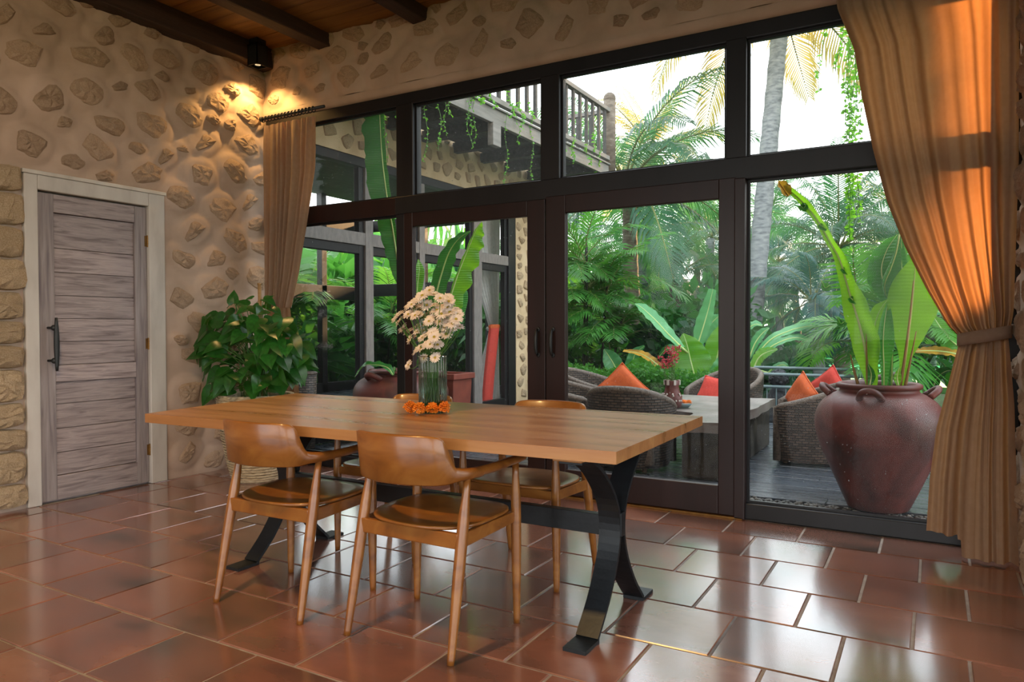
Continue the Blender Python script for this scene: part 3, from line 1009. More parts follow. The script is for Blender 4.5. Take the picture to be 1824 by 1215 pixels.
# ---- vase of flowers
VX, VY = at(757, 737, 2, TZ).x, at(757, 737, 2, TZ).y + 0.06
vs_ = thing('vase', 'ribbed clear glass vase of white flowers on the dining table', 'vase', (VX, VY, TZ))
vs_.scale = (1.04, 1.04, 1.04)
def ribs(an, z):
    return 1 + 0.022 * math.cos(an * 28)
m = MB()
m.lathe([(0.0, 0.002), (0.055, 0.0), (0.060, 0.004), (0.0605, 0.05), (0.0605, 0.15), (0.0605, 0.235), (0.0595, 0.242)], 168, wob=ribs)
m.build('glass_body', M['vaseglass'], vs_, smooth=True)
m = MB()
m.lathe([(0.0, 0.022), (0.050, 0.018), (0.055, 0.024)], 48)
m.build('glass_base', M['vaseglass'], vs_, smooth=True)
m = MB()
m.lathe([(0.0585, 0.243), (0.0600, 0.247), (0.0620, 0.244)], 84)
m.build('glass_rim', M['vaseglass'], vs_, smooth=True)
m = MB()
m.lathe([(0.0, 0.026), (0.054, 0.026), (0.0545, 0.10), (0.0545, 0.150), (0.0, 0.150)], 40)
m.build('water', M['water'], vs_, smooth=True)

def petal_mesh(seed):
    r_ = random.Random(seed)
    m = MB()
    for ring, (n, ln, el, r0) in enumerate(((17, 0.0235, 0.10, 0.005), (14, 0.0200, 0.42, 0.004))):
        for k in range(n):
            an = 2 * PI * (k + 0.5 * ring) / n + r_.uniform(-0.08, 0.08)
            e = el + r_.uniform(-0.15, 0.18)
            L = ln * r_.uniform(0.9, 1.08)
            d = V(math.cos(an) * math.cos(e), math.sin(an) * math.cos(e), math.sin(e))
            s = V(-math.sin(an), math.cos(an), 0)
            b = V(math.cos(an) * r0, math.sin(an) * r0, 0.0)
            w1, w2 = 0.0022, 0.0041
            mid = b + d * L * 0.6 + V(0, 0, 0.001)
            m.add([b + s * w1, b - s * w1, mid - s * w2, mid + s * w2, b + d * L - s * 0.0018 - V(0, 0, 0.002), b + d * L + s * 0.0018 - V(0, 0, 0.002)], [(0, 1, 2, 3), (3, 2, 4, 5)])
    return m.mesh('petals', M['petal'])
PET = [petal_mesh(i) for i in range(4)]
m = MB(); m.ball((0, 0, 0.002), 0.0058, 10, 6, sc=(1, 1, 0.55)); CEN = m.mesh('center', M['flowercenter'], True)
rf = random.Random(17)
heads = []
for _ in range(4000):
    u, v = rf.uniform(702, 826), rf.uniform(516, 655)
    # bouquet outline: broad fan above the vase
    fx = (u - 762) / 64
    topv = 516 + 46 * fx * fx + (10 if fx < -0.2 else 0)
    if v < topv or v > 648 - 40 * abs(fx):
        continue
    if v > 590 and abs(fx) > 0.62 - (v - 590) / 150:
        continue
    dy = rf.uniform(-0.10, 0.10) * math.sqrt(max(0.05, 1 - fx * fx))
    p = at(u, v, 1, VY + dy)
    if v > 585 and rf.random() < 0.45:
        continue
    if all((p - q).length > 0.024 for q in heads):
        heads.append(p)
    if len(heads) >= 84:
        break
heads += [at(728, 650, 1, VY - 0.05), at(712, 560, 1, VY), at(775, 637, 1, VY - 0.07), at(760, 614, 1, VY - 0.08)]
base0 = V(VX, VY, TZ)
for i, p in enumerate(heads):
    o = thing('chrysanthemum', 'white daisy chrysanthemum on a green stem in the ribbed glass vase', 'flower', p, 0, 'white chrysanthemums in the vase')
    d = (p - (base0 + V(0, 0, 0.20)))
    face = (d.normalized() * 0.8 + V(rf.uniform(-.3, .3), rf.uniform(-.7, 0.0) - 0.35, rf.uniform(-.1, .5))).normalized()
    q = face.to_track_quat('Z', 'Y').to_euler()
    s = rf.uniform(0.85, 1.18)
    link('petals', PET[i % 4], o, rot=q, scale=(s, s, s))
    link('center', CEN, o, rot=q, scale=(s, s, s))
    foot = base0 + V(rf.uniform(-.03, .03), rf.uniform(-.03, .03), 0.03) - p
    rim = base0 + V((p.x - VX) * 0.26, (p.y - VY) * 0.26, 0.235) - p
    if rim.xy.length < 1e9:
        c0 = -face * 0.02
        pts = catmull([tuple(V(0, 0, 0) - face * 0.001), tuple(c0 + V(0, 0, -0.01)), tuple(rim.lerp(c0, 0.35)), tuple(rim), tuple(foot)], 14)
        m = MB()
        m.tube(pts, 0.0017, 5)
        for k in range(3):
            b = V(*pts[rf.randrange(3, 10)])
            dd = V(rf.uniform(-1, 1), rf.uniform(-1, 1), rf.uniform(-0.2, 0.6)).normalized()
            sd_ = dd.cross(V(0, 0, 1)).normalized()
            L = rf.uniform(0.020, 0.038)
            m.add([b, b + dd * L * 0.5 + sd_ * 0.007, b + dd * L, b + dd * L * 0.5 - sd_ * 0.007], [(0, 1, 2, 3)], 1)
        m.build('stem', [M['stemgreen'], M['pothos']], o)
# ---- marigolds round the foot of the vase
def mari_mesh(seed):
    r_ = random.Random(seed)
    m = MB()
    for lv in range(6):
        n = 12 - lv
        el = -0.15 + lv * 0.28
        for k in range(n):
            an = 2 * PI * (k + 0.5 * lv) / n + r_.uniform(-.15, .15)
            d = V(math.cos(an) * math.cos(el), math.sin(an) * math.cos(el), math.sin(el))
            s = V(-math.sin(an), math.cos(an), 0)
            up = d.cross(s)
            c = V(0, 0, 0.012)
            L = 0.026 * r_.uniform(0.88, 1.1)
            wv = 0.0072
            m.add([c + d * 0.008, c + d * L * 0.8 + s * wv + up * 0.002, c + d * L + s * wv * 0.5 - up * 0.004, c + d * L * 1.03, c + d * L - s * wv * 0.5 - up * 0.004, c + d * L * 0.8 - s * wv + up * 0.002], [(0, 1, 2, 3), (0, 3, 4, 5)])
    return m.mesh('marigold', M['marigold'])
for k, (u, v, lab) in enumerate(((727, 727, 'orange marigold head left of the vase, the outermost on the left'), (745, 730, 'orange marigold head pressed against the front left of the vase'), (769, 730, 'orange marigold head before the front right of the vase'), (784, 725, 'orange marigold head right of the vase, the tallest'), (790, 729, 'orange marigold head right of the vase, low and outermost'))):
    p = at(u, v, 2, TZ + 0.022)
    o = link('marigold_head', mari_mesh(k), None, loc=(p.x, p.y, TZ + 0.010), rot=(rf.uniform(-.5, .5), rf.uniform(-.5, .5), rf.uniform(0, 6)), scale=(1.1, 1.1, 1.25))
    tag(o, lab, 'flower', 'marigolds on the dining table')

# ---- potted climbing plant in a woven basket, in the corner
PX, PY = -4.33, 3.72
pt = thing('potted_plant', 'bushy green climbing plant in a woven basket in the room corner', 'plant', (PX, PY, 0))
prof = [(0.0, 0.0), (0.165, 0.0), (0.178, 0.012)]
z = 0.012
nc = 30
for k in range(nc):
    f = (k + 0.5) / nc
    r0 = 0.178 + 0.115 * (f ** 0.8) - 0.02 * max(0, f - 0.85) / 0.15
    zc = 0.02 + f * 0.60
    prof += [(r0 - 0.006, zc - 0.008), (r0 + 0.003, zc - 0.004), (r0 + 0.003, zc + 0.004), (r0 - 0.006, zc + 0.008)]
prof += [(0.262, 0.635), (0.240, 0.63), (0.23, 0.55)]
m = MB()
m.lathe(prof, 64, wob=lambda an, z: 1 + (0.010 * math.cos(an * 32 + (PI if int(z / 0.02) % 2 else 0)) if z > 0.09 else 0))
m.build('basket', M['basket'], pt, smooth=False)
m = MB()   # dark quads stand in for shade in slits between the strands
rs = random.Random(5)
for k in range(7, nc - 1):
    f = k / nc
    r0 = 0.178 + 0.115 * (f ** 0.8) + 0.0025
    zc = 0.02 + f * 0.60
    for j in range(40):
        if rs.random() < 0.25:
            continue
        an = 2 * PI * (j + 0.5 * (k % 2) + rs.uniform(-.12, .12)) / 40
        a1 = an + 0.075
        m.add([(r0 * math.cos(a), r0 * math.sin(a), zc + dz) for a, dz in ((an, -0.004), (a1, -0.002), (a1, 0.003), (an, 0.002))], [(0, 1, 2, 3)])
o = m.build('shaded_slit', M['slitshade'], pt)
o['kind'] = 'stuff'
m = MB(); m.lathe([(0.0, 0.575), (0.12, 0.58), (0.242, 0.565)], 32); m.build('soil', M['soil'], pt)
st = at(462, 506, 1, PY + 0.02) - V(PX, PY, 0)
m = MB()
P = [V(0.04, 0.02, 0.56).lerp(st, t) for t in (0, .2, .4, .6, .8, 1)]
m.tube(P, 0.013, 8)
for p in P[1:]:
    m.tube([p - V(0, 0, 0.006), p + V(0, 0, 0.006)], 0.0155, 8)
m.build('stake', M['bamboo'], pt, smooth=True)
def heart_leaf(seed, Lf=1.0):
    r_ = random.Random(seed)
    pr = [(0.0, 0.0), (-0.12, 0.20), (-0.08, 0.36), (0.10, 0.46), (0.32, 0.45), (0.55, 0.35), (0.78, 0.18), (0.92, 0.06), (1.03, 0.0)]
    fold, droop = r_.uniform(0.15, 0.35), r_.uniform(0.15, 0.35)
    rows = [[], [], []]
    m = MB()
    mid = [(max(0.0, x), 0, -droop * max(0, x) ** 2) for x, w_ in pr]
    def e(x, w_, s):
        return (x, s * w_, w_ * fold - droop * max(0, x) ** 2)
    def h(x, w_, s):
        return (max(x, 0.0) * 0.5 + x * 0.5, s * w_ * 0.5, w_ * fold * 0.6 - droop * max(0, x) ** 2)
    for s in (-1, 1):
        rs_ = [[mid[i], h(*pr[i], s), e(*pr[i], s)] for i in range(len(pr))]
        if s > 0:
            rs_ = [r[::-1] for r in rs_]
        m.grid(rs_)
    return m.mesh('leaf', M['pothos'], True)
HL = [heart_leaf(i) for i in range(4)]
rl = random.Random(8)
stm = MB()
cnt = 0
lv = []
while cnt < 170:
    u, v = rl.uniform(334, 538), rl.uniform(512, 702)
    fx, fy = (u - 440) / 102, (v - 622) / 92
    lim = 1.0 + 0.18 * math.sin(3.1 * math.atan2(fy, fx) + 0.6)
    if fx * fx + fy * fy > lim or (v < 560 and abs(u - 462) > 14 + (v - 505) * 0.9) :
        continue
    dy = rl.uniform(-0.36, 0.30) * math.sqrt(max(0.04, 1 - min(1, fx * fx + fy * fy)))
    p = at(u, v, 1, PY + dy)
    if p.x < XL + 0.08 or p.y > YW - 0.22 or p.z < 0.60:
        continue
    c = V(PX + 0.02, PY, p.z * 0.72 + 0.12)
    outw = (p - c)
    outw = outw.normalized() if outw.length > 0.02 else V(0, -1, 0)
    d = (outw + V(rl.uniform(-.5, .5), rl.uniform(-.5, .5) - 0.2, rl.uniform(-1.5, -0.35))).normalized()
    nrm = (outw * 0.5 + V(0.35, -0.62, 0.40) + V(rl.uniform(-.4, .4), rl.uniform(-.4, .4), rl.uniform(-.3, .3))).normalized()
    sd_ = nrm.cross(d).normalized()
    nrm = d.cross(sd_)
    s = rl.choice((0.105, 0.125, 0.14, 0.155)) * (0.75 if v < 560 else 1.0)
    R3 = Matrix((d, sd_, nrm)).transposed().to_4x4()
    o = bpy.data.objects.new('leaf', HL[cnt % 4])
    C.objects.link(o)
    o.parent = pt
    o.matrix_local = Matrix.Translation(p - V(PX, PY, 0)) @ R3 @ Matrix.Diagonal((s, s, s, 1))
    q0 = V(rl.uniform(-.08, .08), rl.uniform(-.08, .08), 0.58)
    pl_ = p - V(PX, PY, 0)
    if cnt % 2 == 0:
        mid = q0.lerp(pl_, 0.5) + V(0, 0, 0.07)
        mid.x *= 0.7
        mid.y *= 0.7
        stm.tube(catmull([tuple(q0), tuple(mid), tuple(pl_)], 9), 0.0028, 5)
    cnt += 1
o = stm.build('stem', M['stemgreen'], pt)
o['kind'] = 'stuff'

# ---- curtains
def curtain(name, label, left, right, bot, top, y0, folds, amp, m, seed, nu=150, nv=70):
    """left / right: (z, x) outline from top to bottom; bot, top: z as functions of s"""
    r_ = random.Random(seed)
    ph = [r_.uniform(0, 6.28) for _ in range(4)]
    lz = [q[0] for q in left][::-1]
    lx = [q[1] for q in left][::-1]
    rz = [q[0] for q in right][::-1]
    rx = [q[1] for q in right][::-1]
    rows = []
    for j in range(nv + 1):
        t = j / nv
        row = []
        for i in range(nu + 1):
            s = i / nu
            zt, zb = top(s), bot(s)
            z = zt + (zb - zt) * t
            xl, xr = np.interp(z, lz, lx), np.interp(z, rz, rx)
            wdt = xr - xl
            x = xl + wdt * s
            a = amp * (0.55 + 0.45 * min(1.0, 0.25 / max(wdt, 0.05))) * (0.35 + 0.65 * min(1, t * 6))
            sw = s + 0.030 * math.sin(7 * s + ph[0]) + 0.018 * math.sin(15 * s + ph[2] + 0.8 * z)
            f = math.sin(2 * PI * folds * sw + ph[1] + 0.35 * math.sin(1.6 * z + ph[3]))
            f = math.copysign(abs(f) ** 0.75, f) * (0.75 + 0.45 * math.sin(2 * PI * folds * 0.37 * s + ph[3]))
            f2 = 0.30 * math.sin(2 * PI * folds * 2.1 * sw + ph[2] + 1.1 * z) * (0.5 + 0.5 * math.sin(9 * s + 2 * z)) + 0.5 * math.sin(2 * PI * folds * 0.45 * s + ph[0])
            row.append(V(x, y0(z, s) + a * (f + f2), z))
        rows.append(row)
    mm = MB(); mm.grid(rows)
    return mm
cR = thing('curtain', 'tall linen curtain gathered by a tie at the right end of the glazed wall', 'curtain', (0.1, 4.14, 0))
o3 = V(0.1, 4.14, 0)
E_ = lambda L_, y: [(at(u, v, 1, y).z, at(u, v, 1, y).x) for u, v in L_]
YC = 4.15
Lp = E_([(1493, 20), (1522, 90), (1535, 170), (1556, 270), (1580, 360), (1612, 440), (1650, 515), (1688, 580), (1710, 602)], YC)
Lp = [(2.9, Lp[0][1] - 0.02)] + Lp
zt_ = Lp[-1][0]
Rp = [(2.9, 0.335), (1.9, 0.34), (zt_ + 0.12, 0.325), (zt_, 0.306)]
m = curtain('c', '', Lp, Rp, lambda s: zt_ + 0.03 * s, lambda s: 2.862, lambda z, s: YC - 0.03 * (1 - min(1, (z - zt_) / 1.2)) - 0.012, 7, 0.036, 'curtain', 2)
upper = m
Lq = [(zt_, Lp[-1][1])] + E_([(1692, 670), (1668, 760), (1656, 850), (1650, 942)], YC)
Lq += [(-0.2, Lq[-1][1])]
Rq = [(zt_, 0.306), (0.75, 0.330), (0.0, 0.35), (-0.2, 0.35)]
def botR(s):
    return 0.115 - 0.02 * s if s < 0.36 else (0.085 if s < 0.40 else 0.012)
m2 = curtain('c', '', Lq, Rq, botR, lambda s: zt_ + 0.03 * s, lambda z, s: YC - 0.03 - 0.045 * (zt_ - z) * (0.35 + s), 5, 0.030, 'curtain', 3)
for mm_, nm in ((upper, 'curtain_drop'), (m2, 'curtain_skirt')):
    q = MB(); q.add([p - o3 for p in (V(*v) for v in mm_.v)], mm_.f); q.build(nm, M['curtain'], cR, smooth=True)
tie = MB()
zc = zt_ + 0.012
rows = []
for k in range(41):
    an = 2 * PI * k / 40
    x = (Lp[-1][1] + 0.306) / 2 + ((0.306 - Lp[-1][1]) / 2 + 0.012) * math.cos(an)
    y = YC - 0.04 + 0.062 * math.sin(an)
    rows.append([V(x, y, zc - 0.030 + 0.02 * math.cos(an)), V(x, y - 0.004, zc + 0.02 * math.cos(an)), V(x, y, zc + 0.030 + 0.02 * math.cos(an))])
tie.grid([[p - o3 for p in r] for r in rows])
tie.ball((0.325 - o3.x, YC - o3.y - 0.01, zc + 0.03), 0.022, 8, 6, jit=0.2)
tie.build('tieback', M['curtain'], cR, smooth=True, solid=0.004)

cL = thing('curtain', 'narrow linen curtain tied back in the corner behind the potted plant', 'curtain', (-4.5, 4.18, 0))
o4 = V(-4.5, 4.18, 0)
YL = 4.20
Lp2 = [(2.80, -4.755), (2.0, -4.745), (1.3, -4.735), (1.22, -4.72)]
Rp2 = [(2.83, -4.185)] + E_([(561, 300), (547, 400), (533, 490), (520, 548)], YL)
zl = Rp2[-1][0]
m = curtain('c', '', Lp2, Rp2, lambda s: zl, lambda s: 2.775 + 0.0 * s, lambda z, s: YL - 0.01, 8, 0.030, 'curtain', 5, 110, 60)
Lq2 = [(zl, -4.72), (0.6, -4.74), (0.0, -4.75)]
Rq2 = [(zl, Rp2[-1][1])] + E_([(530, 610), (537, 690)], YL) + [(0.0, -4.36)]
m2 = curtain('c', '', Lq2, Rq2, lambda s: 0.02, lambda s: zl, lambda z, s: YL - 0.015, 7, 0.03, 'curtain', 6, 100, 40)
for mm_, nm in ((m, 'curtain_drop'), (m2, 'curtain_skirt')):
    q = MB(); q.add([p - o4 for p in (V(*v) for v in mm_.v)], mm_.f); q.build(nm, M['curtain'], cL, smooth=True)
q = MB()
q.tube([(-4.795 + 4.5, YL - 4.18, 2.838), (-4.1 + 4.5, YL - 4.18, 2.838)], 0.012, 10)
q.ball((-4.80 + 4.5, YL - 4.18, 2.838), 0.022, 10, 8)
rod = q.build('curtain_rod', M['iron'], cL, smooth=True)
for k in range(16):
    q = MB()
    P = [(0, 0.021 * math.cos(2 * PI * i / 12), 0.021 * math.sin(2 * PI * i / 12)) for i in range(13)]
    q.tube(P, 0.0042, 6, cap=False)
    q.build('curtain_ring', M['iron'], rod, smooth=True, loc=(-4.785 + 4.5 + k * 0.038, YL - 4.18, 2.832))
q = MB()
q.tube([(-0.45 - 0.1, YC - 4.14, 2.872), (0.36 - 0.1, YC - 4.14, 2.872)], 0.012, 10)
q.build('curtain_rod', M['iron'], cR, smooth=True)

# ---- downlight in the corner
lp = thing('ceiling_lamp', 'black square downlight fixed to the beam in the corner, switched on', 'lamp', (-4.705, 4.085, 3.218))
q = MB()
s, h = 0.055, 0.165
q.box(-s, -s + 0.006, -s, s, 0, h); q.box(s - 0.006, s, -s, s, 0, h); q.box(-s, s, -s, -s + 0.006, 0, h); q.box(-s, s, s - 0.006, s, 0, h); q.box(-s, s, -s, s, h - 0.006, h)
q.build('housing', M['lampblack'], lp)
q = MB(); q.lathe([(0.022, 0.012), (0.026, 0.02), (0.045, 0.055)], 20); q.build('reflector', M['lampblack'], lp)
q = MB(); q.disc(0.030, 0.03, 20); q.build('bulb', M['bulb'], lp)
q = MB(); q.box(-0.045, 0.045, -0.045, 0.045, h, ZC - 3.218); q.build('mount', M['lampblack'], lp)
l = bpy.data.lights.new('downlight', 'SPOT'); l.energy = 34; l.color = (1.0, 0.58, 0.20); l.spot_size = math.radians(125); l.spot_blend = 0.5; l.shadow_soft_size = 0.02
lo_ = bpy.data.objects.new('downlight', l); C.objects.link(lo_); lo_.location = (-4.705, 4.085, 3.208)
# ================================================================== OUTSIDE
XWG = -5.1      # face of the wing across the terrace
# ---- terrace
TE = 9.25
b = MB(); b.box(-5.1, 3.0, YW + 0.10, TE, -0.25, -0.034)
ter = tag(b.build('terrace_floor', M['concrete']), kind='structure')
rd = random.Random(31)
y = 4.98
board_cache = {}
while y < TE - 0.05:
    x = -5.08
    while x < 2.2:
        L = rd.uniform(1.3, 2.4)
        L = min(L, 2.25 - x)
        q = MB(); q.box(0, L - 0.004, 0, 0.142, -0.034, -0.004)
        q.build('plank', M['deck'], ter, loc=(x, y, rd.uniform(-.002, .001)), bevel=0.003, segs=1)
        x += L
    y += 0.147
q = MB()
for _ in range(2600):
    x, y = rd.uniform(-1.5, 0.6), rd.uniform(YW + 0.115, 4.97)
    s = rd.uniform(0.007, 0.015)
    q.ball((x, y, -0.030 + s * 0.5 + rd.uniform(0, 0.016)), s, 6, 4, jit=0.12, sc=(1.2, 0.9, 0.7))
tag(q.build('pebbles', M['pebble'], smooth=True), 'grey pebble strip between the glazed wall and the deck', 'pebbles', kind='stuff')
# garden ground and the fields below it
q = MB()
rows = []
for j in range(40):
    y = TE - 0.1 + (j / 39) ** 1.6 * 150
    row = []
    for i in range(60):
        x = -70 + i * 150 / 59
        z = -0.2 - 2.6 * min(1, max(0, (y - 17) / 9)) + 0.25 * mnoise.noise(V(x * 0.2, y * 0.2, 0))
        row.append(V(x, y, z))
    rows.append(row)
q.grid(rows)
rows = []
for j in range(12):
    y = -60 + j * (TE + 60) / 11
    rows.append([V(x, y, -0.3) for x in (-90, -30, -9.4, -9.2)])
q.grid(rows)
q.box(-5.0, 60, -70, -4.2, -0.5, -0.2)
q.box(3.2, 80, -4.2, TE, -0.5, -0.2)
tag(q.build('ground', M['ground'], smooth=True), kind='structure')
for k, (y0, y1, z) in enumerate(((25, 31, -2.15), (31, 38, -2.0), (38, 47, -1.85), (47, 60, -1.7), (60, 80, -1.5))):
    q = MB()
    n = 50
    def edge(x, y):
        return y + 1.2 * math.sin(x * 0.12 + k) + 0.5 * math.sin(x * 0.31 + 2 * k)
    top = [[V(-20 + i * 1.6, edge(-20 + i * 1.6, y0), z) for i in range(n)], [V(-20 + i * 1.6, edge(-20 + i * 1.6, y1) + 1.0, z + 0.02) for i in range(n)]]
    q.grid(top)
    q.grid([[V(p.x, p.y, z - 0.5) for p in top[0]], top[0]], 1)
    q.grid([[V(p.x, p.y - 0.02, z + 0.16) for p in top[0]], [V(p.x, p.y + 0.35, z + 0.16) for p in top[0]]], 1)
    q.grid([[V(p.x, p.y - 0.02, z - 0.1) for p in top[0]], [V(p.x, p.y - 0.02, z + 0.16) for p in top[0]]], 1)
    o = q.build('rice_field', [M['rice'], M['ground']])
    tag(o, kind='structure')

# ---- leaf blades
def blade(m, path, widths, face, fold=0.25, n=22, seed=0, torn=0.0, wave=0.0, mi=0, rib=1, ribr=0.006, sidew=(1, 1)):
    """a leaf: midrib path, half widths along it, face = direction its upper side looks to"""
    r_ = random.Random(seed)
    P = [V(*p) for p in catmull([tuple(p) for p in path], n)]
    W = [float(q[0]) for q in catmull([(a,) for a in widths], n)]
    sides = {-1: [], 1: []}
    for i in range(n):
        t = (P[min(i + 1, n - 1)] - P[max(i - 1, 0)]).normalized()
        f = V(*face)
        f = (f - t * f.dot(t)).normalized()
        s = t.cross(f)
        for sg in (-1, 1):
            w_ = max(0.0, W[i]) * (1 - torn * r_.random() * (0.75 if i % 3 == 0 else 0.15)) * sidew[0 if sg < 0 else 1]
            wv = wave * math.sin(i * 1.3 + sg + seed) * w_
            tw = torn * r_.uniform(-0.3, 0.3) * w_
            sides[sg].append([P[i], P[i] + s * (sg * w_ * 0.5) + f * (fold * w_ * 0.5 + wv * 0.4), P[i] + s * (sg * w_ * 0.92) + f * (fold * w_ + wv) - t * (tw + w_ * 0.10), P[i] + s * (sg * w_) + f * (fold * w_ * 0.95 + wv * 1.3) - t * (tw + w_ * 0.14)])
    m.grid(sides[-1], mi)
    m.grid([r[::-1] for r in sides[1]], mi)
    m.tube(P, [max(0.0012, ribr * (1 - 0.85 * i / (n - 1))) for i in range(n)], 6, rib)
TOCAM = V(0.4, -0.9, 0.1)

# ---- big jar with upright banana-like leaves, right of the doors
JX, JY = -0.288, 5.02
def make_jar(t, s=1.0, R=0.362):
    k = R / 0.362
    prof = [(0.0, 0.0), (0.165, 0.0), (0.176, 0.012), (0.215, 0.10), (0.272, 0.235), (0.328, 0.37), (0.357, 0.47), (0.362, 0.54), (0.350, 0.60), (0.318, 0.655), (0.275, 0.692), (0.240, 0.710), (0.222, 0.722), (0.220, 0.740)]
    prof = [(a * k, z * s) for a, z in prof]
    P2 = [tuple(p) for p in catmull(prof[1:], 40)]
    m = MB(); m.lathe([(0, 0.0)] + P2, 72, wob=lambda an, z: 1 + 0.006 * math.sin(2 * an + 1) + 0.004 * math.sin(5 * an + z * 9)); m.build('body', M['jar'], t, smooth=True)
    m = MB(); m.lathe([(a * k, z * s) for a, z in [(0.214, 0.734), (0.232, 0.738), (0.242, 0.750), (0.240, 0.764), (0.226, 0.772), (0.206, 0.766), (0.196, 0.74), (0.20, 0.70)]], 64); m.build('rim', M['jar'], t, smooth=True)
    m = MB(); m.lathe([(0.0, 0.70 * s), (0.205 * k, 0.70 * s)], 32); m.build('soil', M['soil'], t)
    for an in (-PI / 2 - 0.10, 0.25, PI - 0.15, PI / 2):
        m = MB()
        c = V(math.cos(an), math.sin(an), 0)
        tg = V(-c.y, c.x, 0)
        pth = catmull([tuple(c * 0.268 * k + tg * -0.062 * k + V(0, 0, 0.690 * s)), tuple(c * 0.315 * k + tg * -0.040 * k + V(0, 0, 0.728 * s)), tuple(c * 0.330 * k + V(0, 0, 0.742 * s)), tuple(c * 0.315 * k + tg * 0.040 * k + V(0, 0, 0.728 * s)), tuple(c * 0.268 * k + tg * 0.062 * k + V(0, 0, 0.690 * s))], 16)
        m.tube(pth, 0.020 * k, 10)
        m.build('lug_handle', M['jar'], t, smooth=True)
j1 = thing('plant_jar', 'large round clay jar of tall upright leaves behind the right pane', 'plant pot', (JX, JY, 0))
make_jar(j1)
JO = V(JX, JY, 0)
def pxl(pts, y, o):
    return [at(u, v, 1, y) - o for u, v in pts]
def turn(face, p):
    """turn a facing given for straight ahead so that it suits where the leaf stands"""
    d = CAM - p
    a = math.atan2(d.x, -d.y)
    return Matrix.Rotation(a, 3, 'Z') @ V(*face)
def jleaf(pts, wpx, y, mname, face=TOCAM, **k):
    P = pxl(pts, y, JO)
    D = (at(pts[0][0], pts[0][1], 1, y) - CAM).dot(_f)
    q = MB(); blade(q, P, [w_ * D / FPX for w_ in wpx], face, **k)
    return q.build('leaf', [M[mname], M[k.get('ribm', 'midrib')] if False else M['midrib']], j1, smooth=True)
# long arching leaf at left, its rib brown and curled at the tip
jleaf([(1552, 690), (1545, 640), (1532, 580), (1513, 520), (1497, 465), (1478, 430), (1455, 390), (1430, 360), (1408, 340), (1396, 330)], [12, 28, 38, 26, 16, 12, 11, 11, 8, 1], 4.98, 'bananabright', face=V(-0.35, -0.9, -0.1), fold=0.6, seed=3, n=34, ribr=0.012, wave=0.15, sidew=(0.5, 1.0))
q = MB(); P = pxl([(1404, 350), (1396, 338), (1391, 330), (1386, 322)], 4.98, JO)
blade(q, P, [0.02, 0.035, 0.03, 0.0], TOCAM, fold=1.2, n=10, seed=4, ribr=0.004, wave=0.4)
q.build('leaf_tip', [M['dryleaf'], M['ribbrown']], j1, smooth=True)
for (u, v, s) in ((1425, 366, 12), (1460, 400, 14), (1500, 478, 15), (1478, 508, -14), (1514, 530, 12), (1505, 572, -13)):
    q = MB(); P = pxl([(u, v), (u + s * 0.6, v + 5), (u + s, v - 8)], 4.975, JO)
    blade(q, P, [0.02, 0.03, 0.0], V(0.3, -0.9, 0.3), fold=0.5, n=7, seed=int(u), ribr=0.002)
    q.build('leaf_fringe', [M['banana'], M['midrib']], j1, smooth=True)
# tall broad leaf at right
jleaf([(1603, 690), (1612, 640), (1619, 590), (1625, 540), (1629, 495), (1631, 452)], [5, 9, 26, 40, 33, 1], 5.0, 'bananabright', face=V(0.1, -1, 0.1), fold=0.25, seed=5, n=30, ribr=0.010, wave=0.05)
# rear twin leaf
jleaf([(1588, 690), (1590, 620), (1590, 545), (1592, 500), (1597, 455), (1602, 415)], [4, 5, 10, 30, 26, 1], 5.12, 'bananadeep', face=V(-0.5, -0.9, 0.1), fold=0.35, seed=6, n=28, wave=0.08, sidew=(1.3, 0.5))
# left lobe of the rear leaf
jleaf([(1586, 540), (1577, 515), (1570, 480), (1580, 445), (1598, 418)], [2, 17, 22, 18, 1], 5.10, 'banana', face=V(-0.25, -1, 0.2), fold=0.18, seed=7, n=24, wave=0.12)
# rolled leaf
jleaf([(1602, 418), (1596, 450), (1586, 480), (1576, 505), (1578, 525), (1586, 535)], [2, 6, 12, 13, 9, 1], 4.99, 'bananadeep', face=V(0.6, -0.8, 0.2), fold=0.9, seed=8, n=20)
# middle leaf
jleaf([(1574, 690), (1574, 650), (1573, 610), (1576, 570), (1583, 532)], [5, 9, 16, 12, 1], 4.96, 'banana', face=V(0.4, -0.9, 0.0), fold=0.55, seed=9, n=24, sidew=(0.8, 1.0))
jleaf([(1560, 632), (1556, 610), (1558, 580), (1568, 552), (1582, 533)], [1, 12, 16, 13, 1], 5.0, 'bananabright', face=V(-0.3, -1, 0.2), fold=0.15, seed=10, n=24, wave=0.10)
jleaf([(1612, 690), (1618, 620), (1610, 540), (1606, 470), (1606, 425)], [3, 3, 5, 8, 1], 5.15, 'bananadeep', face=V(0.3, -1, 0), fold=0.6, seed=12, n=22)
# brown stalks
for pts in ([(1603, 690), (1611, 640), (1620, 570), (1627, 500)], [(1528, 684), (1520, 655), (1515, 632)], [(1546, 690), (1544, 650), (1543, 590)], [(1612, 690), (1620, 650), (1632, 590)]):
    q = MB(); P = pxl(pts, 4.955, JO); P = [V(*p) for p in catmull([tuple(p) for p in P], 12)]
    q.tube(P, [0.010 - 0.007 * i / 11 for i in range(12)], 7); q.build('stalk', M['ribbrown'], j1, smooth=True)
for pts, mname in (([(1548, 690), (1552, 668), (1546, 648)], 'banana'), ([(1600, 688), (1598, 672), (1602, 655)], 'bananabright')):
    jleaf(pts, [2, 7, 1], 4.93, mname, n=10, seed=13)

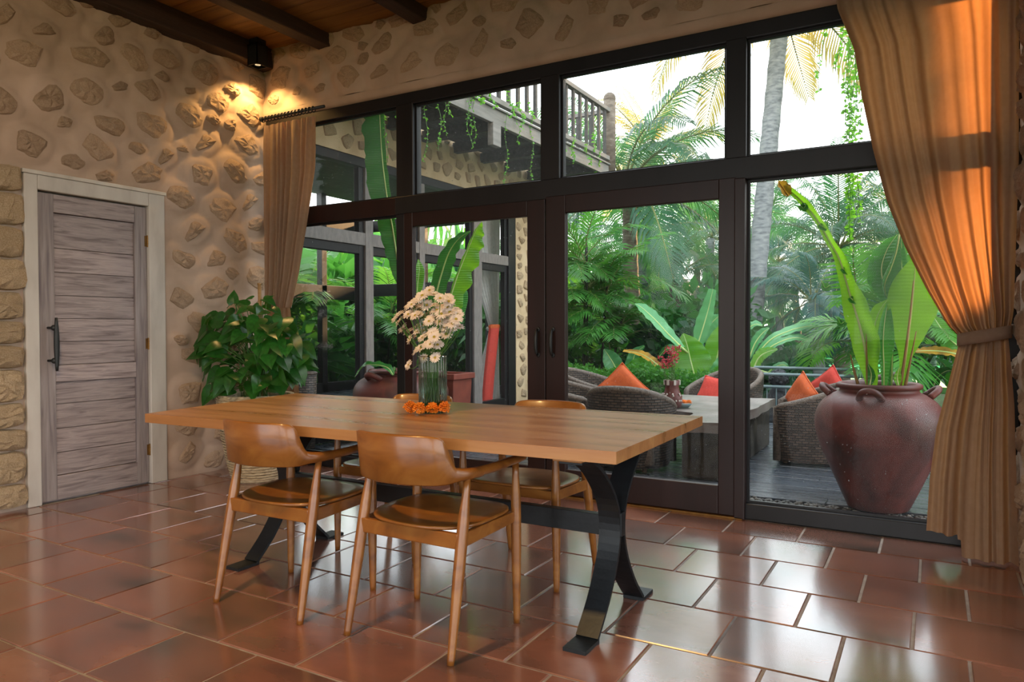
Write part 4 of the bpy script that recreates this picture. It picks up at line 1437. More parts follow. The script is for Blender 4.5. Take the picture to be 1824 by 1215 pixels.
# ---- second jar in the left bay with banana leaves
KX, KY = -4.50, 5.62
j2 = thing('plant_jar', 'wide dusty clay jar of banana leaves seen behind the left panes', 'plant pot', (KX, KY, 0))
make_jar(j2, 0.92, 0.46)
KO = V(KX, KY, 0)
def kleaf(pts, wpx, y, mname, face=TOCAM, stem=None, **k):
    P = [at(u, v, 1, y[i] if isinstance(y, (list, tuple)) else y) - KO for i, (u, v) in enumerate(pts)]
    D = (at(pts[0][0], pts[0][1], 1, y[0] if isinstance(y, (list, tuple)) else y) - CAM).dot(_f)
    q = MB(); blade(q, P, [w_ * D / FPX for w_ in wpx], turn(face, P[0] + KO), **k)
    l = q.build('leaf', [M[mname], M['midrib']], j2, smooth=True)
    q = MB(); a = V(rd.uniform(-.06, .06), rd.uniform(-.06, .06), 0.63)
    pp = catmull([tuple(a), tuple(a.lerp(P[0], 0.5) + V(0, 0, 0.08)), tuple(P[0])], 10)
    q.tube(pp, [0.016 - 0.006 * i / 9 for i in range(10)], 7)
    q.build('leaf_stalk', M['stemgreen'], l, smooth=True)
kleaf([(716, 520), (709, 470), (700, 410), (688, 340), (680, 270), (676, 195), (674, 150)], [3, 12, 19, 24, 24, 24, 12], 5.0, 'bananadeep', face=V(-0.3, -0.9, -0.3), fold=0.12, torn=0.25, wave=0.10, n=46, seed=2, ribr=0.010, sidew=(1.35, 0.35))
kleaf([(785, 575), (797, 545), (815, 490), (835, 440), (848, 410), (858, 395)], [6, 16, 20, 18, 12, 1], 5.4, 'bananabright', face=V(0.5, -0.8, -0.2), fold=0.35, wave=0.22, torn=0.08, n=34, seed=3, ribr=0.012, sidew=(0.25, 1.3))
kleaf([(770, 570), (776, 530), (786, 490), (800, 450), (818, 425), (838, 412)], [5, 14, 16, 16, 13, 2], 5.55, 'bananadeep', face=V(-0.1, -0.8, 0.6), fold=-0.1, wave=0.12, torn=0.06, n=34, seed=4, ribr=0.012)
kleaf([(742, 530), (744, 505), (747, 480), (745, 462)], [6, 10, 9, 1], 5.6, 'bananabright', seed=5, fold=0.2)
kleaf([(700, 668), (690, 655), (668, 650), (648, 652), (632, 672)], [2, 8, 10, 9, 1], 5.25, 'banana', face=V(0.1, -0.5, 0.9), seed=6, fold=0.25, wave=0.15)
kleaf([(812, 585), (818, 545), (822, 520), (815, 500)], [6, 13, 11, 1], 5.8, 'banana', seed=7, fold=0.2)

# ---- red planter trough with sword leaves
px_ = at(800, 690, 1, 6.35)
pb = thing('planter_trough', 'square red clay planter with two sword-shaped leaves behind the vase', 'plant pot', (px_.x, 6.35, 0))
q = MB()
rows = [[V(sx * a, sy * a, z) for sx, sy in ((-1, -1), (1, -1), (1, 1), (-1, 1))] for a, z in ((0.15, 0.0), (0.175, 0.58), (0.20, 0.58), (0.20, 0.64), (0.17, 0.64), (0.16, 0.56))]
q.grid(rows, closed=True); q.add(rows[-1], [(0, 1, 2, 3)]); q.build('trough', M['terracotta'], pb, bevel=0.006)
for (a, b_) in ((-0.06, -0.10), (0.02, -0.07)):
    q = MB(); blade(q, [(a, -0.08, 0.56), (a + b_ * 0.4, -0.12, 0.75), (a + b_ * 1.5, -0.14, 0.92)], [0.022, 0.028, 0.0], (0.3, -1, 0), n=12, fold=0.4, seed=3)
    q.build('leaf', [M['bananadeep'], M['bananapale']], pb, smooth=True)

# ---- wicker armchairs
def wick_uv(me, us, vs):
    l = me.uv_layers.new(name='UVMap')
    for p in me.polygons:
        for li in p.loop_indices:
            vi = me.loops[li].vertex_index
            l.data[li].uv = (us[vi], vs[vi])
def wicker_chair(label, loc, rz, wdt=0.36, dep=0.38, zb=0.64, za=0.46, seatm='concrete'):
    """tub chair; front towards +y, back at -y"""
    t = thing('wicker_armchair', label, 'armchair', loc, rz, 'wicker tub chairs round the stone table')
    n = 48
    pth = []
    for i in range(n + 1):
        a = PI * 1.34 * (i / n - 0.5) - PI / 2
        x = wdt * math.copysign(abs(math.cos(a)) ** 0.8, math.cos(a))
        y = dep * math.sin(a) * 0.98
        zt = za + (zb - za) * (0.5 - 0.5 * math.sin(a) * 1.0) ** 1.25 if True else 0
        pth.append((x, y, zt))
    us, vs, rows_o, rows_i = [], [], [], []
    acc = 0
    K = 9
    grid_o, grid_i = [], []
    for i, (x, y, zt) in enumerate(pth):
        if i:
            acc += math.hypot(x - pth[i - 1][0], y - pth[i - 1][1])
        ro, ri = [], []
        for k in range(K):
            f = k / (K - 1)
            z = 0.03 + (zt - 0.03) * f
            fl = 0.86 + 0.16 * math.sin(PI * 0.5 * f)
            ro.append(V(x * fl, y * fl, z)); us.append(acc); vs.append(z)
            ri.append(V(x * fl * 0.86, y * fl * 0.86, z))
        grid_o.append(ro); grid_i.append(ri)
    q = MB(); q.grid(grid_o)
    n1 = len(us)
    q.grid([r[::-1] for r in grid_i])
    us2, vs2 = us + us, vs + [v for i in range(len(pth)) for v in vs[i * K:(i + 1) * K][::-1]]
    for e in (0, -1):
        q.grid([grid_o[e], grid_i[e]]); 
        us2 += [0.0] * K + [0.05] * K
        vs2 += vs[:K] * 2
    me = q.mesh('wicker_shell', M['wicker'], True)
    wick_uv(me, us2, vs2)
    link('shell', me, t)
    q = MB()
    rim = [(a + b_) / 2 + V(0, 0, 0.004) for a, b_ in zip([r[-1] for r in grid_o], [r[-1] for r in grid_i])]
    rim = [V(rim[0].x, rim[0].y, 0.04)] + rim + [V(rim[-1].x, rim[-1].y, 0.04)]
    q.tube(rim, 0.031, 8); q.build('rim', M['wickerrim'], t, smooth=True)
    q = MB(); q.box(-wdt * 0.72, wdt * 0.72, -dep * 0.72, dep * 0.50, 0.05, 0.24); q.build('seat_base', M['wickerrim'], t, bevel=0.02)
    q = MB(); q.box(-wdt * 0.74, wdt * 0.74, -dep * 0.66, dep * 0.52, 0.242, 0.31); q.build('seat_pad', M['sheer'], t, bevel=0.03, segs=3)
    for sx in (-1, 1):
        for sy in (-1, 1):
            q = MB(); q.tube([(sx * wdt * 0.5, sy * dep * 0.45 - 0.05, 0), (sx * wdt * 0.5, sy * dep * 0.45 - 0.05, 0.06)], 0.02, 8); q.build('foot', M['wickerrim'], t)
    return t
wicker_chair('wicker tub chair nearest the sliding door, its back to the room', (-2.10, 5.56, 0), 0.04, 0.345, 0.345, 0.635, 0.42)
wicker_chair('wicker tub chair at the left of the stone table, the nearer of two', (-2.78, 5.95, 0), -PI / 2 + 0.15, 0.38, 0.40, 0.64, 0.46)
wicker_chair('wicker tub chair at the left of the stone table, the farther of two', (-2.95, 6.86, 0), -PI / 2 + 0.1, 0.40, 0.42, 0.67, 0.46)
wicker_chair('wicker tub chair at the far end of the stone table, holding a red cushion', (-1.98, 8.0, 0), PI - 0.5, 0.40, 0.42, 0.64, 0.36)
wicker_chair('wicker tub chair right of the stone table, side on behind the right pane', (-0.93, 6.52, 0), PI / 2 + 0.12, 0.40, 0.42, 0.65, 0.42)
wicker_chair('wicker tub chair half hidden by the big clay jar', (-0.62, 7.52, 0), PI / 2 + 0.3, 0.40, 0.42, 0.66, 0.44)
# woven bin by the left pane
bp_ = at(541, 690, 1, 4.9)
wb = thing('woven_bin', 'slim grey woven bin outside the left pane beside the curtain', 'basket', (bp_.x + 0.02, 4.9, 0))
q = MB(); q.lathe([(0.0, 0.0), (0.085, 0.0), (0.10, 0.35), (0.105, 0.70), (0.095, 0.70), (0.09, 0.4)], 32)
me = q.mesh('bin', M['wicker'], True)
wick_uv(me, [math.atan2(v.co.y, v.co.x) * 0.1 for v in me.vertices], [v.co.z for v in me.vertices])
link('body', me, wb)
q = MB(); q.tube([(0.1 * math.cos(a), 0.1 * math.sin(a), 0.70) for a in [2 * PI * k / 24 for k in range(25)]], 0.012, 8); q.build('rim', M['wickerrim'], wb, smooth=True)

# ---- cushions
def cushion(label, c, size, thick, eul, m):
    q = MB()
    n = 14
    rows_t, rows_b = [], []
    for j in range(n + 1):
        rt_, rb_ = [], []
        for i in range(n + 1):
            a, b_ = 2 * i / n - 1, 2 * j / n - 1
            h = thick * ((1 - a ** 4) * (1 - b_ ** 4)) ** 0.5
            pin = 1 - 0.06 * (1 - a * a) * (b_ * b_) - 0.0
            pin2 = 1 - 0.06 * (1 - b_ * b_) * (a * a)
            rt_.append(V(a * size * pin2, b_ * size * pin, h + 0.004 * mnoise.noise(V(a * 3, b_ * 3, size * 9)))); rb_.append(V(a * size * pin2, b_ * size * pin, -h))
        rows_t.append(rt_); rows_b.append(rb_[::-1])
    q.grid(rows_t); q.grid(rows_b)
    o = q.build('cushion', M[m], None, smooth=True, loc=c, rot=eul)
    tag(o, label, 'cushion')
    pipe = MB()
    edge = [r for r in rows_t[0]] + [r[-1] for r in rows_t[1:]] + rows_t[-1][::-1][1:] + [r[0] for r in rows_t[::-1][1:]]
    pipe.tube(edge, 0.006, 6); pipe.build('piping', M[m], o, smooth=True)
    return o
cushion('orange cushion standing on its corner in the nearest wicker chair', at(1108, 697, 1, 5.72), 0.17, 0.06, (PI / 2 - 0.25, PI / 4, 0.25), 'orange')
cushion('red cushion in the far wicker chair beyond the stone table', at(1270, 698, 1, 7.72), 0.16, 0.055, (PI / 2 - 0.5, 0.15, -0.3), 'red')
cushion('orange cushion rising over the arm of the right wicker chair', at(1428, 706, 1, 6.50), 0.15, 0.055, (PI / 2 - 0.2, 0.65, -0.9), 'orange')
cushion('salmon cushion behind the orange one, by the big jar', at(1476, 693, 1, 7.3), 0.16, 0.055, (PI / 2 - 0.2, 0.9, -0.7), 'red')

# ---- stone table with its ornaments
stb = thing('stone_table', 'low outdoor table with a rough stone slab on a dark block', 'table', (-1.93, 6.25, 0))
q = MB()
rows = []
nx, ny = 26, 34
x0, x1, y0, y1 = -0.55, 0.63, -1.02, 1.02
outl = []
def sl(i, j):
    y = y0 + (y1 - y0) * j / ny
    tt = min(1, max(0, (y + 0.52) / 0.40)); tt = tt * tt * (3 - 2 * tt)
    xa = 0.29 + (x0 - 0.29) * tt          # the slab narrows to a tongue beside the nearest chair
    x = xa + (x1 - xa) * i / nx
    e = 0.03 * mnoise.noise(V(x * 3, y * 3, 2))
    return V(x + (e if i in (0, nx) else 0), y + (e if j in (0, ny) else 0), 0.43 + 0.006 * mnoise.noise(V(x * 4, y * 4, 0)))
top = [[sl(i, j) for i in range(nx + 1)] for j in range(ny + 1)]
q.grid(top)
ring = top[0] + [r[-1] for r in top[1:]] + top[-1][::-1][1:] + [r[0] for r in top[::-1][1:-1]]
low = [V(p.x, p.y, 0.355 + 0.01 * mnoise.noise(V(p.x * 6, p.y * 6, 4))) for p in ring]
q.grid([low, ring], closed=True); q.add(low, [tuple(range(len(low)))[::-1]])
q.build('slab', M['slab'], stb)
q = MB(); q.box(0.32, x1 - 0.03, y0 + 0.06, y1 - 0.1, 0, 0.365); q.build('base_block', M['slabbase'], stb, bevel=0.02)
vp = at(1197, 726, 2, 0.437)
vz = 0.437
fv = thing('flower_vase', 'dark brown pierced pottery vase with cream spots on the stone table', 'vase', (vp.x, vp.y, vz))
fv.scale = (1.4, 1.4, 1.4)
q = MB(); q.lathe([(0.0, 0.0), (0.052, 0.0), (0.062, 0.03), (0.060, 0.07), (0.045, 0.10), (0.040, 0.13), (0.048, 0.165), (0.042, 0.165), (0.036, 0.13)], 28); q.build('body', M['jar'], fv, smooth=True)
for k in range(16):
    a, z = -PI / 2 + rd.uniform(-1.4, 1.4), rd.choice((0.045, 0.075, 0.085))
    R = 0.062 if z < 0.06 else 0.058
    q = MB(); q.ball((R * math.cos(a), R * math.sin(a), z), 0.006, 6, 4); q.build('cream_spot', M['whitepaint'], fv)
for k in range(7):
    a = 2 * PI * k / 7
    q = MB(); q.box(-0.007, 0.007, -0.003, 0.003, 0, 0.03); q.build('cream_bar', M['whitepaint'], fv, loc=(0.047 * math.cos(a), 0.047 * math.sin(a), 0.138), rot=(0, 0, a + PI / 2))
M['redfl'] = mat('red_petal', ['8a1a2a', 'b02c3a', 'c04048'], 0.6, 20, trans=0.3)
redfl = M['redfl']
for k in range(9):
    a, r1 = rd.uniform(0, 6.28), rd.uniform(0.01, 0.09)
    h = rd.uniform(0.33, 0.47)
    o = thing('red_flower', 'sprig of small red flowers in the spotted pottery vase', 'flower', (vp.x, vp.y, vz + 0.02), 0, 'red flowers in the pottery vase')
    tip = V(r1 * math.cos(a), r1 * math.sin(a), h)
    q = MB(); q.tube([(0, 0, 0), tuple(tip * 0.5 + V(0, 0, 0.02)), tuple(tip)], 0.002, 5)
    for _ in range(9):
        t = rd.uniform(0.35, 0.9); b_ = tip * t
        d = V(rd.uniform(-1, 1), rd.uniform(-1, 1), rd.uniform(0, 1)).normalized(); s = d.orthogonal().normalized()
        q.add([b_, b_ + d * 0.014 + s * 0.006, b_ + d * 0.03, b_ + d * 0.014 - s * 0.006], [(0, 1, 2, 3)], 0)
    q.build('stem', M['stemgreen'], o)
    q = MB()
    for _ in range(34):
        b_ = tip + V(rd.uniform(-.034, .034), rd.uniform(-.034, .034), rd.uniform(-.03, .03))
        d = V(rd.uniform(-1, 1), rd.uniform(-1, 1), rd.uniform(-.3, 1)).normalized(); s = d.orthogonal().normalized()
        q.add([b_, b_ + d * 0.009 + s * 0.008, b_ + d * 0.018, b_ + d * 0.009 - s * 0.008], [(0, 1, 2, 3)])
    q.build('petals', redfl, o)
dp = at(1219, 725, 2, 0.437)
ds = thing('offering_bowl', 'small grey bowl on the stone table beside the pottery vase', 'bowl', (dp.x, dp.y - 0.02, vz))
ds.scale = (1.45, 1.45, 1.45)
q = MB(); q.lathe([(0, 0), (0.030, 0), (0.048, 0.022), (0.046, 0.024), (0.028, 0.008), (0, 0.008)], 24); q.build('bowl', M['rail'], ds, smooth=True)
for k in range(4):
    o = link('marigold_head', mari_mesh(20 + k), None, loc=(dp.x + (k - 1.5) * 0.024, dp.y - 0.02 + (k % 2) * 0.025, vz + 0.028), scale=(1.0, 1.0, 0.9))
    tag(o, 'orange marigold head in the small grey bowl on the stone table', 'flower', 'marigolds in the bowl outside')

# ---- railing and statue at the terrace edge
rl_ = thing('stair_railing', 'grey steel railing with thin uprights at the terrace edge', 'railing', (-1.3, 9.1, 0))
ro = V(-1.3, 9.1, 0)
def tubep(name, pts, r, par, m, sq=False):
    q = MB(); q.tube(pts, r, 4 if sq else 8); return q.build(name, M[m], par)
for (y, xa, xb, z) in ((9.25, -1.9, -0.75, 0.62), (8.85, -1.86, -0.62, 0.565), (8.85, -1.86, -0.62, 0.42)):
    tubep('rail', [(xa - ro.x, y - ro.y, z), (xb - ro.x, y - ro.y, z)], 0.018, rl_, 'rail')
for (y, x, z) in ((9.25, -1.9, 0.62), (9.25, -0.75, 0.62), (8.85, -1.86, 0.565), (8.85, -0.62, 0.565)):
    tubep('post', [(x - ro.x, y - ro.y, -0.03), (x - ro.x, y - ro.y, z)], 0.020, rl_, 'rail')
for k in range(11):
    x = -1.78 + k * 0.105
    tubep('upright', [(x - ro.x, 8.85 - ro.y, 0.02), (x - ro.x, 8.85 - ro.y, 0.42)], 0.007, rl_, 'rail')
sp = at(1387, 690, 1, 8.98)
stt = thing('stone_statue', 'dark stone figure with curled hair behind the railing', 'statue', (sp.x, 8.98, -0.03))
q = MB(); q.lathe([(0, 0), (0.13, 0), (0.13, 0.06), (0.10, 0.10), (0.115, 0.22), (0.13, 0.34), (0.10, 0.40), (0.06, 0.44)], 20); q.build('body', M['darkstone'], stt, smooth=True)
q = MB(); q.ball((0, 0, 0.535), 0.105, 16, 12, jit=0.02)
for k in range(70):
    a = rd.uniform(0, 6.28); e = rd.uniform(-0.5, 1.4)
    q.ball((0.10 * math.cos(a) * math.cos(e), 0.10 * math.sin(a) * math.cos(e), 0.535 + 0.10 * math.sin(e)), 0.02, 6, 4)
q.build('head', M['darkstone'], stt, smooth=True)

# ---- the wing across the terrace: wall, windows, balcony
q = MB()
q.box(XWG - 0.22, XWG, YW + 0.1, 9.40, TOP + 0.005, 3.45)
q.box(XWG - 0.22, XWG + 0.012, 8.93, 9.40, -0.1, TOP + 0.02)
q.box(XWG - 0.10, XWG - 0.02, YW + 0.1, 4.62, 0.0, 2.87)
wall_wing = tag(q.build('wall_wing', M['wingplaster']), kind='structure')
wst = scatter(YW + 0.2, 9.35, 2.95, 3.42, [], 41, size=(0.07, 0.12))
mw = lambda u, v, an: Matrix.Translation((XWG, u, v)) @ Matrix(((0, 0, 1, 0), (1, 0, 0, 0), (0, 1, 0, 0), (0, 0, 0, 1))) @ Matrix.Rotation(an, 4, 'Z')
WSV = stone_variants('wingstone', 5, 51)
put_stones(wst, wall_wing, mw, WSV, 0.6)
wst = scatter(8.97, 9.38, 0.05, 2.8, [], 42, size=(0.07, 0.11))
put_stones(wst, wall_wing, mw, WSV, 0.9)
q = MB()
q.box(-9.3, XWG, YW + 0.1, 10.6, 3.45, 3.60)      # upper floor
q.box(-9.3, -5.3, YW + 0.02, YW + 0.12, -0.1, 3.45)
tag(q.build('ceiling_wing', M['balcony']), kind='structure')
q = MB(); q.box(-9.3, XWG, YW + 0.1, 10.6, -0.2, -0.01); tag(q.build('floor_wing', M['deck']), kind='structure')
w5 = tag(thing('window_2', None, None, (XWG, 0, 0)), kind='structure')
def wbar(name, y0, y1, z0, z1, d0=-0.10, d1=0.0, m='wingframe', par=w5):
    b = MB(); b.box(d0, d1, y0, y1, z0, z1); return b.build(name, M[m], par, bevel=0.005)
wbar('rail', 4.6, 8.93, 2.775, TOP, m='frame')
wbar('transom', 4.6, 8.93, 1.97, 2.10)
for y0, y1 in ((4.60, 4.70), (5.80, 5.92), (6.72, 6.82), (7.86, 8.05), (8.74, 8.93)):
    wbar('post', y0, y1, 0.0, 2.775, -0.11, 0.006, 'wingframe' if y1 < 8.8 else 'frame')
    wbar('inner_post', y0 - 0.07, y0, 0.0, 2.775, -0.09, -0.02, 'frame')
for a, b_ in ((4.70, 5.73), (5.92, 6.65), (6.82, 7.79), (8.05, 8.67)):
    wbar('bottom_rail', a, b_, 0.0, 0.14, -0.09, -0.02, 'frame')
    wbar('sash_rail', a, b_, 1.88, 1.97, -0.09, -0.02, 'frame')
    for z0, z1 in ((0.14, 1.88), (2.10, 2.775)):
        q = MB(); q.add([(-0.05, a, z0), (-0.05, b_, z0), (-0.05, b_, z1), (-0.05, a, z1)], [(0, 1, 2, 3)]); q.build('glass_pane', M['glass'], w5)
w6 = tag(thing('window_3', None, None, (-9.2, 0, 0)), kind='structure')
for y0, y1 in ((5.0, 5.12), (6.5, 6.62), (8.0, 8.12), (9.3, 9.42), (10.4, 10.6)):
    wbar('post', y0, y1, 0, 3.45, -0.08, 0.04, 'frame', w6)
wbar('transom', 5.0, 10.6, 1.62, 1.86, -0.08, 0.04, 'frame', w6)
wbar('rail', 5.0, 10.6, 2.85, 3.1, -0.08, 0.04, 'frame', w6)
wbar('sill', 5.0, 10.6, 0, 0.16, -0.08, 0.04, 'frame', w6)
w7 = tag(thing('window_4', None, None, (-7.2, 10.5, 0)), kind='structure')
for k, x in enumerate((-2.1, -0.7, 0.7, 2.05)):
    q = MB(); q.box(x - 0.06, x + 0.06, -0.04, 0.08, 0, 3.45); q.build('post', M['frame'], w7, bevel=0.005)
for z0, z1 in ((0, 0.14), (1.70, 1.92), (2.9, 3.1)):
    q = MB(); q.box(-2.1, 2.05, -0.03, 0.06, z0, z1); q.build('rail', M['frame'], w7, bevel=0.005)
# white curtain inside the wing and the batik bolster before it
cW = thing('curtain', 'white cotton curtain tied back inside the wing across the terrace', 'curtain', (-5.45, 8.75, 0))
ow = V(-5.45, 8.75, 0)
def wcur(L1, R1, zt, zb, folds):
    q = MB(); rows = []
    for j in range(41):
        z = zt + (zb - zt) * j / 40
        ya = np.interp(z, [p[0] for p in L1][::-1], [p[1] for p in L1][::-1]); yb = np.interp(z, [p[0] for p in R1][::-1], [p[1] for p in R1][::-1])
        rows.append([V(-5.45 + 0.035 * math.sin(2 * PI * folds * s / 60 + 0.5 * z), ya + (yb - ya) * s / 60, z) - ow for s in range(61)])
    q.grid(rows); return q
wcur([(2.75, 8.12), (2.3, 8.20), (1.6, 8.55), (1.1, 8.83)], [(2.75, 9.05), (1.1, 9.02)], 2.75, 1.1, 7).build('curtain_drop', M['sheer'], cW, smooth=True)
wcur([(1.1, 8.83), (0.6, 8.55), (0.02, 8.35)], [(1.1, 9.02), (0.02, 9.08)], 1.1, 0.02, 6).build('curtain_skirt', M['sheer'], cW, smooth=True)
q = MB(); q.lathe([(0.10, -0.03), (0.115, 0), (0.10, 0.03)], 20); q.build('tieback', M['sheer'], cW, loc=(0, 0.17, 1.1))
bl = at(868, 660, 0, -5.30)
bo = thing('rolled_mat', 'red and orange fabric mat leaning before the white curtain in the wing', 'mat', (-5.24, bl.y, 0))
P = catmull([(0, -0.12, 0.0), (0, -0.06, 0.4), (0, 0.02, 0.8), (0, 0.085, 1.10), (0, 0.10, 1.16)], 18)
def matpart(i0, i1, name, m, wv):
    q = MB()
    rows = []
    for i in range(i0, i1):
        p = V(*P[i]); ww = wv * (1.0 if i < 16 else 0.72)
        rows.append([p + V(a * 0.05, b_ * ww, 0) for a, b_ in ((-0.6, -1), (0.2, -1.0), (0.9, -0.5), (1, 0.2), (0.7, 0.9), (-0.1, 1), (-0.7, 0.8), (-0.9, 0))])
    q.grid(rows, closed=True); q.add(rows[0], [tuple(range(8))[::-1]]); q.add(rows[-1], [tuple(range(8))])
    q.build(name, M[m], bo, smooth=True, bevel=0.004)
matpart(0, 14, 'red_cloth', 'red', 0.095)
matpart(13, 18, 'orange_fold', 'orange', 0.11)

bal = thing('balcony', 'dark timber balcony with a slatted railing above the wing', 'balcony', (-4.5, 7.0, 3.25))
bo_ = V(-4.5, 7.0, 3.25)
def bbx(name, x0, x1, y0, y1, z0, z1, m, bev=0.004):
    q = MB(); q.box(x0 - bo_.x, x1 - bo_.x, y0 - bo_.y, y1 - bo_.y, z0 - bo_.z, z1 - bo_.z); return q.build(name, M[m], bal, bevel=bev)
YB0, YB1 = YW + 0.26, 9.72
bbx('fascia', -4.03, -3.98, YB0, YB1, 3.25, 3.40, 'balgrey')
bbx('fascia', -5.09, -4.03, YB1 - 0.05, YB1, 3.25, 3.40, 'balgrey')
bbx('edge_board', -4.06, -3.955, YB0, YB1 + 0.02, 3.402, 3.425, 'balgrey')
x = -5.06
while x < -4.1:
    bbx('floor_board', x, min(x + 0.145, -4.04), YB0, YB1 - 0.05, 3.375, 3.40, 'balcony', 0.002); x += 0.15
for y in np.arange(4.9, 9.6, 0.62):
    bbx('joist', -5.09, -4.03, y, y + 0.09, 3.25, 3.373, 'balcony')
bbx('bottom_rail', -4.035, -3.965, YB0, YB1, 3.47, 3.53, 'balgrey')
bbx('top_rail', -4.04, -3.96, YB0, YB1, 4.15, 4.205, 'balgrey')
bbx('end_rail', -5.0, -4.04, YB1 - 0.07, YB1, 4.15, 4.205, 'balgrey')
bbx('end_rail', -5.0, -4.04, YB1 - 0.07, YB1, 3.47, 3.53, 'balgrey')
y = 5.0
while y < YB1 - 0.15:
    bbx('baluster', -4.018, -3.982, y, y + 0.045, 3.53, 4.15, 'balcony', 0.002); y += 0.205
for k in range(4):
    bbx('baluster', -4.9 + k * 0.2, -4.86 + k * 0.2, YB1 - 0.055, YB1 - 0.015, 3.53, 4.15, 'balcony', 0.002)
q = MB(); q.tube([(-4.0 - bo_.x, 9.72 - bo_.y, 3.30 - bo_.z), (-4.0 - bo_.x, 9.72 - bo_.y, 4.33 - bo_.z)], 0.085, 12); q.ball((-4.0 - bo_.x, 9.72 - bo_.y, 4.36 - bo_.z), 0.09, 12, 8)
q.build('corner_post', M['trunkbrown'], bal, smooth=True)
bbx('hanging_block', -4.04, -3.97, 6.50, 6.66, 3.02, 3.26, 'balgrey')
for y in (6.9, 7.6):
    bbx('upper_post', -5.2, -5.05, y, y + 0.14, 3.45, 6.2, 'balcony')
up = MB()
up.box(-5.5, -5.3, YW + 0.26, 7.3, 3.6, 6.4)
tag(up.build('wall_upper', M['balcony']), kind='structure')

# ---- hanging vines
def vine(top, length, label, seed, group, dens=34, sway=0.05, ls=0.028):
    r_ = random.Random(seed)
    o = thing('hanging_vine', label, 'vine', top, 0, group)
    n = 12
    P = []
    dx, dy = r_.uniform(-1, 1) * sway, r_.uniform(-1, 1) * sway
    for i in range(n + 1):
        f = i / n
        P.append(V(dx * f + 0.015 * math.sin(f * 9 + seed), dy * f + 0.015 * math.cos(f * 7 + seed), -length * f))
    q = MB(); q.tube(P, 0.0022, 4); q.build('stem', M['stemgreen'], o)
    q = MB()
    for _ in range(int(dens * length / 0.6)):
        f = r_.random() ** 0.85
        k = min(int(f * n), n - 1)
        b_ = P[k].lerp(P[k + 1], f * n - k)
        d = V(r_.uniform(-1, 1), r_.uniform(-1, 1), r_.uniform(-0.9, 0.2)).normalized(); s = V(r_.uniform(-1, 1), r_.uniform(-1, 1), r_.uniform(-1, 1)).cross(d).normalized()
        L = ls * r_.uniform(0.6, 1.2)
        q.add([b_, b_ + d * L * 0.5 + s * L * 0.32, b_ + d * L, b_ + d * L * 0.5 - s * L * 0.32], [(0, 1, 2, 3)])
    l = q.build('leaves', M['vine'], o); l['kind'] = 'stuff'
vk = 0
for (u, v0, v1) in ((683, 200, 290), (703, 200, 372), (752, 180, 288), (768, 175, 272), (775, 172, 240), (788, 170, 212), (822, 166, 262), (831, 164, 240), (836, 162, 262), (893, 205, 336), (911, 205, 262), (938, 250, 330)):
    p = at(u, v0, 0, -4.02)
    p2 = at(u, v1, 0, -4.02)
    vine((-3.97 + 0.02 * rd.random(), p.y, max(p.z, 3.41) if p.z < 3.6 else 3.41), max(p.z, 3.41) - p2.z if p.z < 3.6 else 3.41 - p2.z, 'thin green vine hanging from the balcony edge', 100 + vk, 'vines hanging from the balcony', 38); vk += 1
for k in range(11):
    y = 6.0 + k * 0.33 + rd.uniform(-.1, .1)
    vine((-3.94, y, 3.50 + rd.uniform(0, 0.25)), rd.uniform(0.2, 0.4), 'short leafy vine trailing through the balcony railing', 150 + k, 'vines on the balcony railing', 90, 0.10, 0.04)
for k, (u, v0, v1, d) in enumerate(((1528, 5, 250, 42), (1538, 5, 240, 42), (1516, 5, 190, 60), (1505, 5, 120, 60), (1468, 20, 170, 26), (1534, 270, 400, 60), (1527, 290, 440, 60), (1510, 300, 395, 60), (1520, 290, 420, 90))):
    p, p2 = at(u, v0, 1, 5.25), at(u, v1, 1, 5.25)
    vine((p.x, 5.25 + rd.uniform(-.05, .05), 3.63), 3.63 - p2.z, 'leafy vine trailing outside the top of the right pane', 200 + k, 'vines trailing by the right curtain', d, 0.06, 0.036)
q = MB(); q.box(-1.2, 1.5, 5.12, 5.34, 3.62, 3.74)
eave = tag(q.build('trim_1', M['beam'], bevel=0.01), kind='structure')

# ================================================================== PLANTS
def frond_mesh(name, L, e0, curve, leaf, mats, n=40, seed=0, hang=0.45, wl=0.016):
    """palm frond leaving the crown along +x: e0 start elevation, curve total bend (radians)"""
    r_ = random.Random(seed)
    m = MB()
    P = []
    x = z = 0.0
    st_ = 30
    for i in range(st_ + 1):
        P.append(V(x, 0.04 * L * math.sin(i / st_ * 2 + seed), z))
        a = e0 - curve * (i / st_) ** 1.3
        x += L / st_ * math.cos(a); z += L / st_ * math.sin(a)
    m.tube(P[::3], [0.011 * L * (1 - 0.85 * i / 10) * 0.8 for i in range(11)], 5, 1)
    for i in range(n):
        f = 0.14 + 0.86 * (i + 0.5) / n
        k = min(int(f * st_), st_ - 1)
        b_ = P[k].lerp(P[k + 1], f * st_ - k)
        t = (P[k + 1] - P[k]).normalized()
        up = V(-t.z, 0, t.x)
        ll = leaf * (math.sin(PI * (0.10 + 0.86 * f)) ** 0.7) * r_.uniform(0.85, 1.1)
        for sg in (-1, 1):
            d = (t * (0.50 + 0.5 * f) + V(0, sg, 0) * 0.85 + up * r_.uniform(0.0, 0.25)).normalized()
            w_ = wl * (0.7 + 0.3 * math.sin(PI * f))
            s = d.cross(up).normalized()
            mid = b_ + d * ll * 0.5 + V(0, 0, -hang * 0.16 * ll)
            d2 = (d + V(0, 0, -hang * 1.6)).normalized()
            tip = mid + d2 * ll * 0.5
            m.add([b_ + s * w_ * 0.5, b_ - s * w_ * 0.5, mid - s * w_, mid + s * w_, tip], [(0, 1, 2, 3), (3, 2, 4)])
    return m.mesh(name, mats)
FR = {}
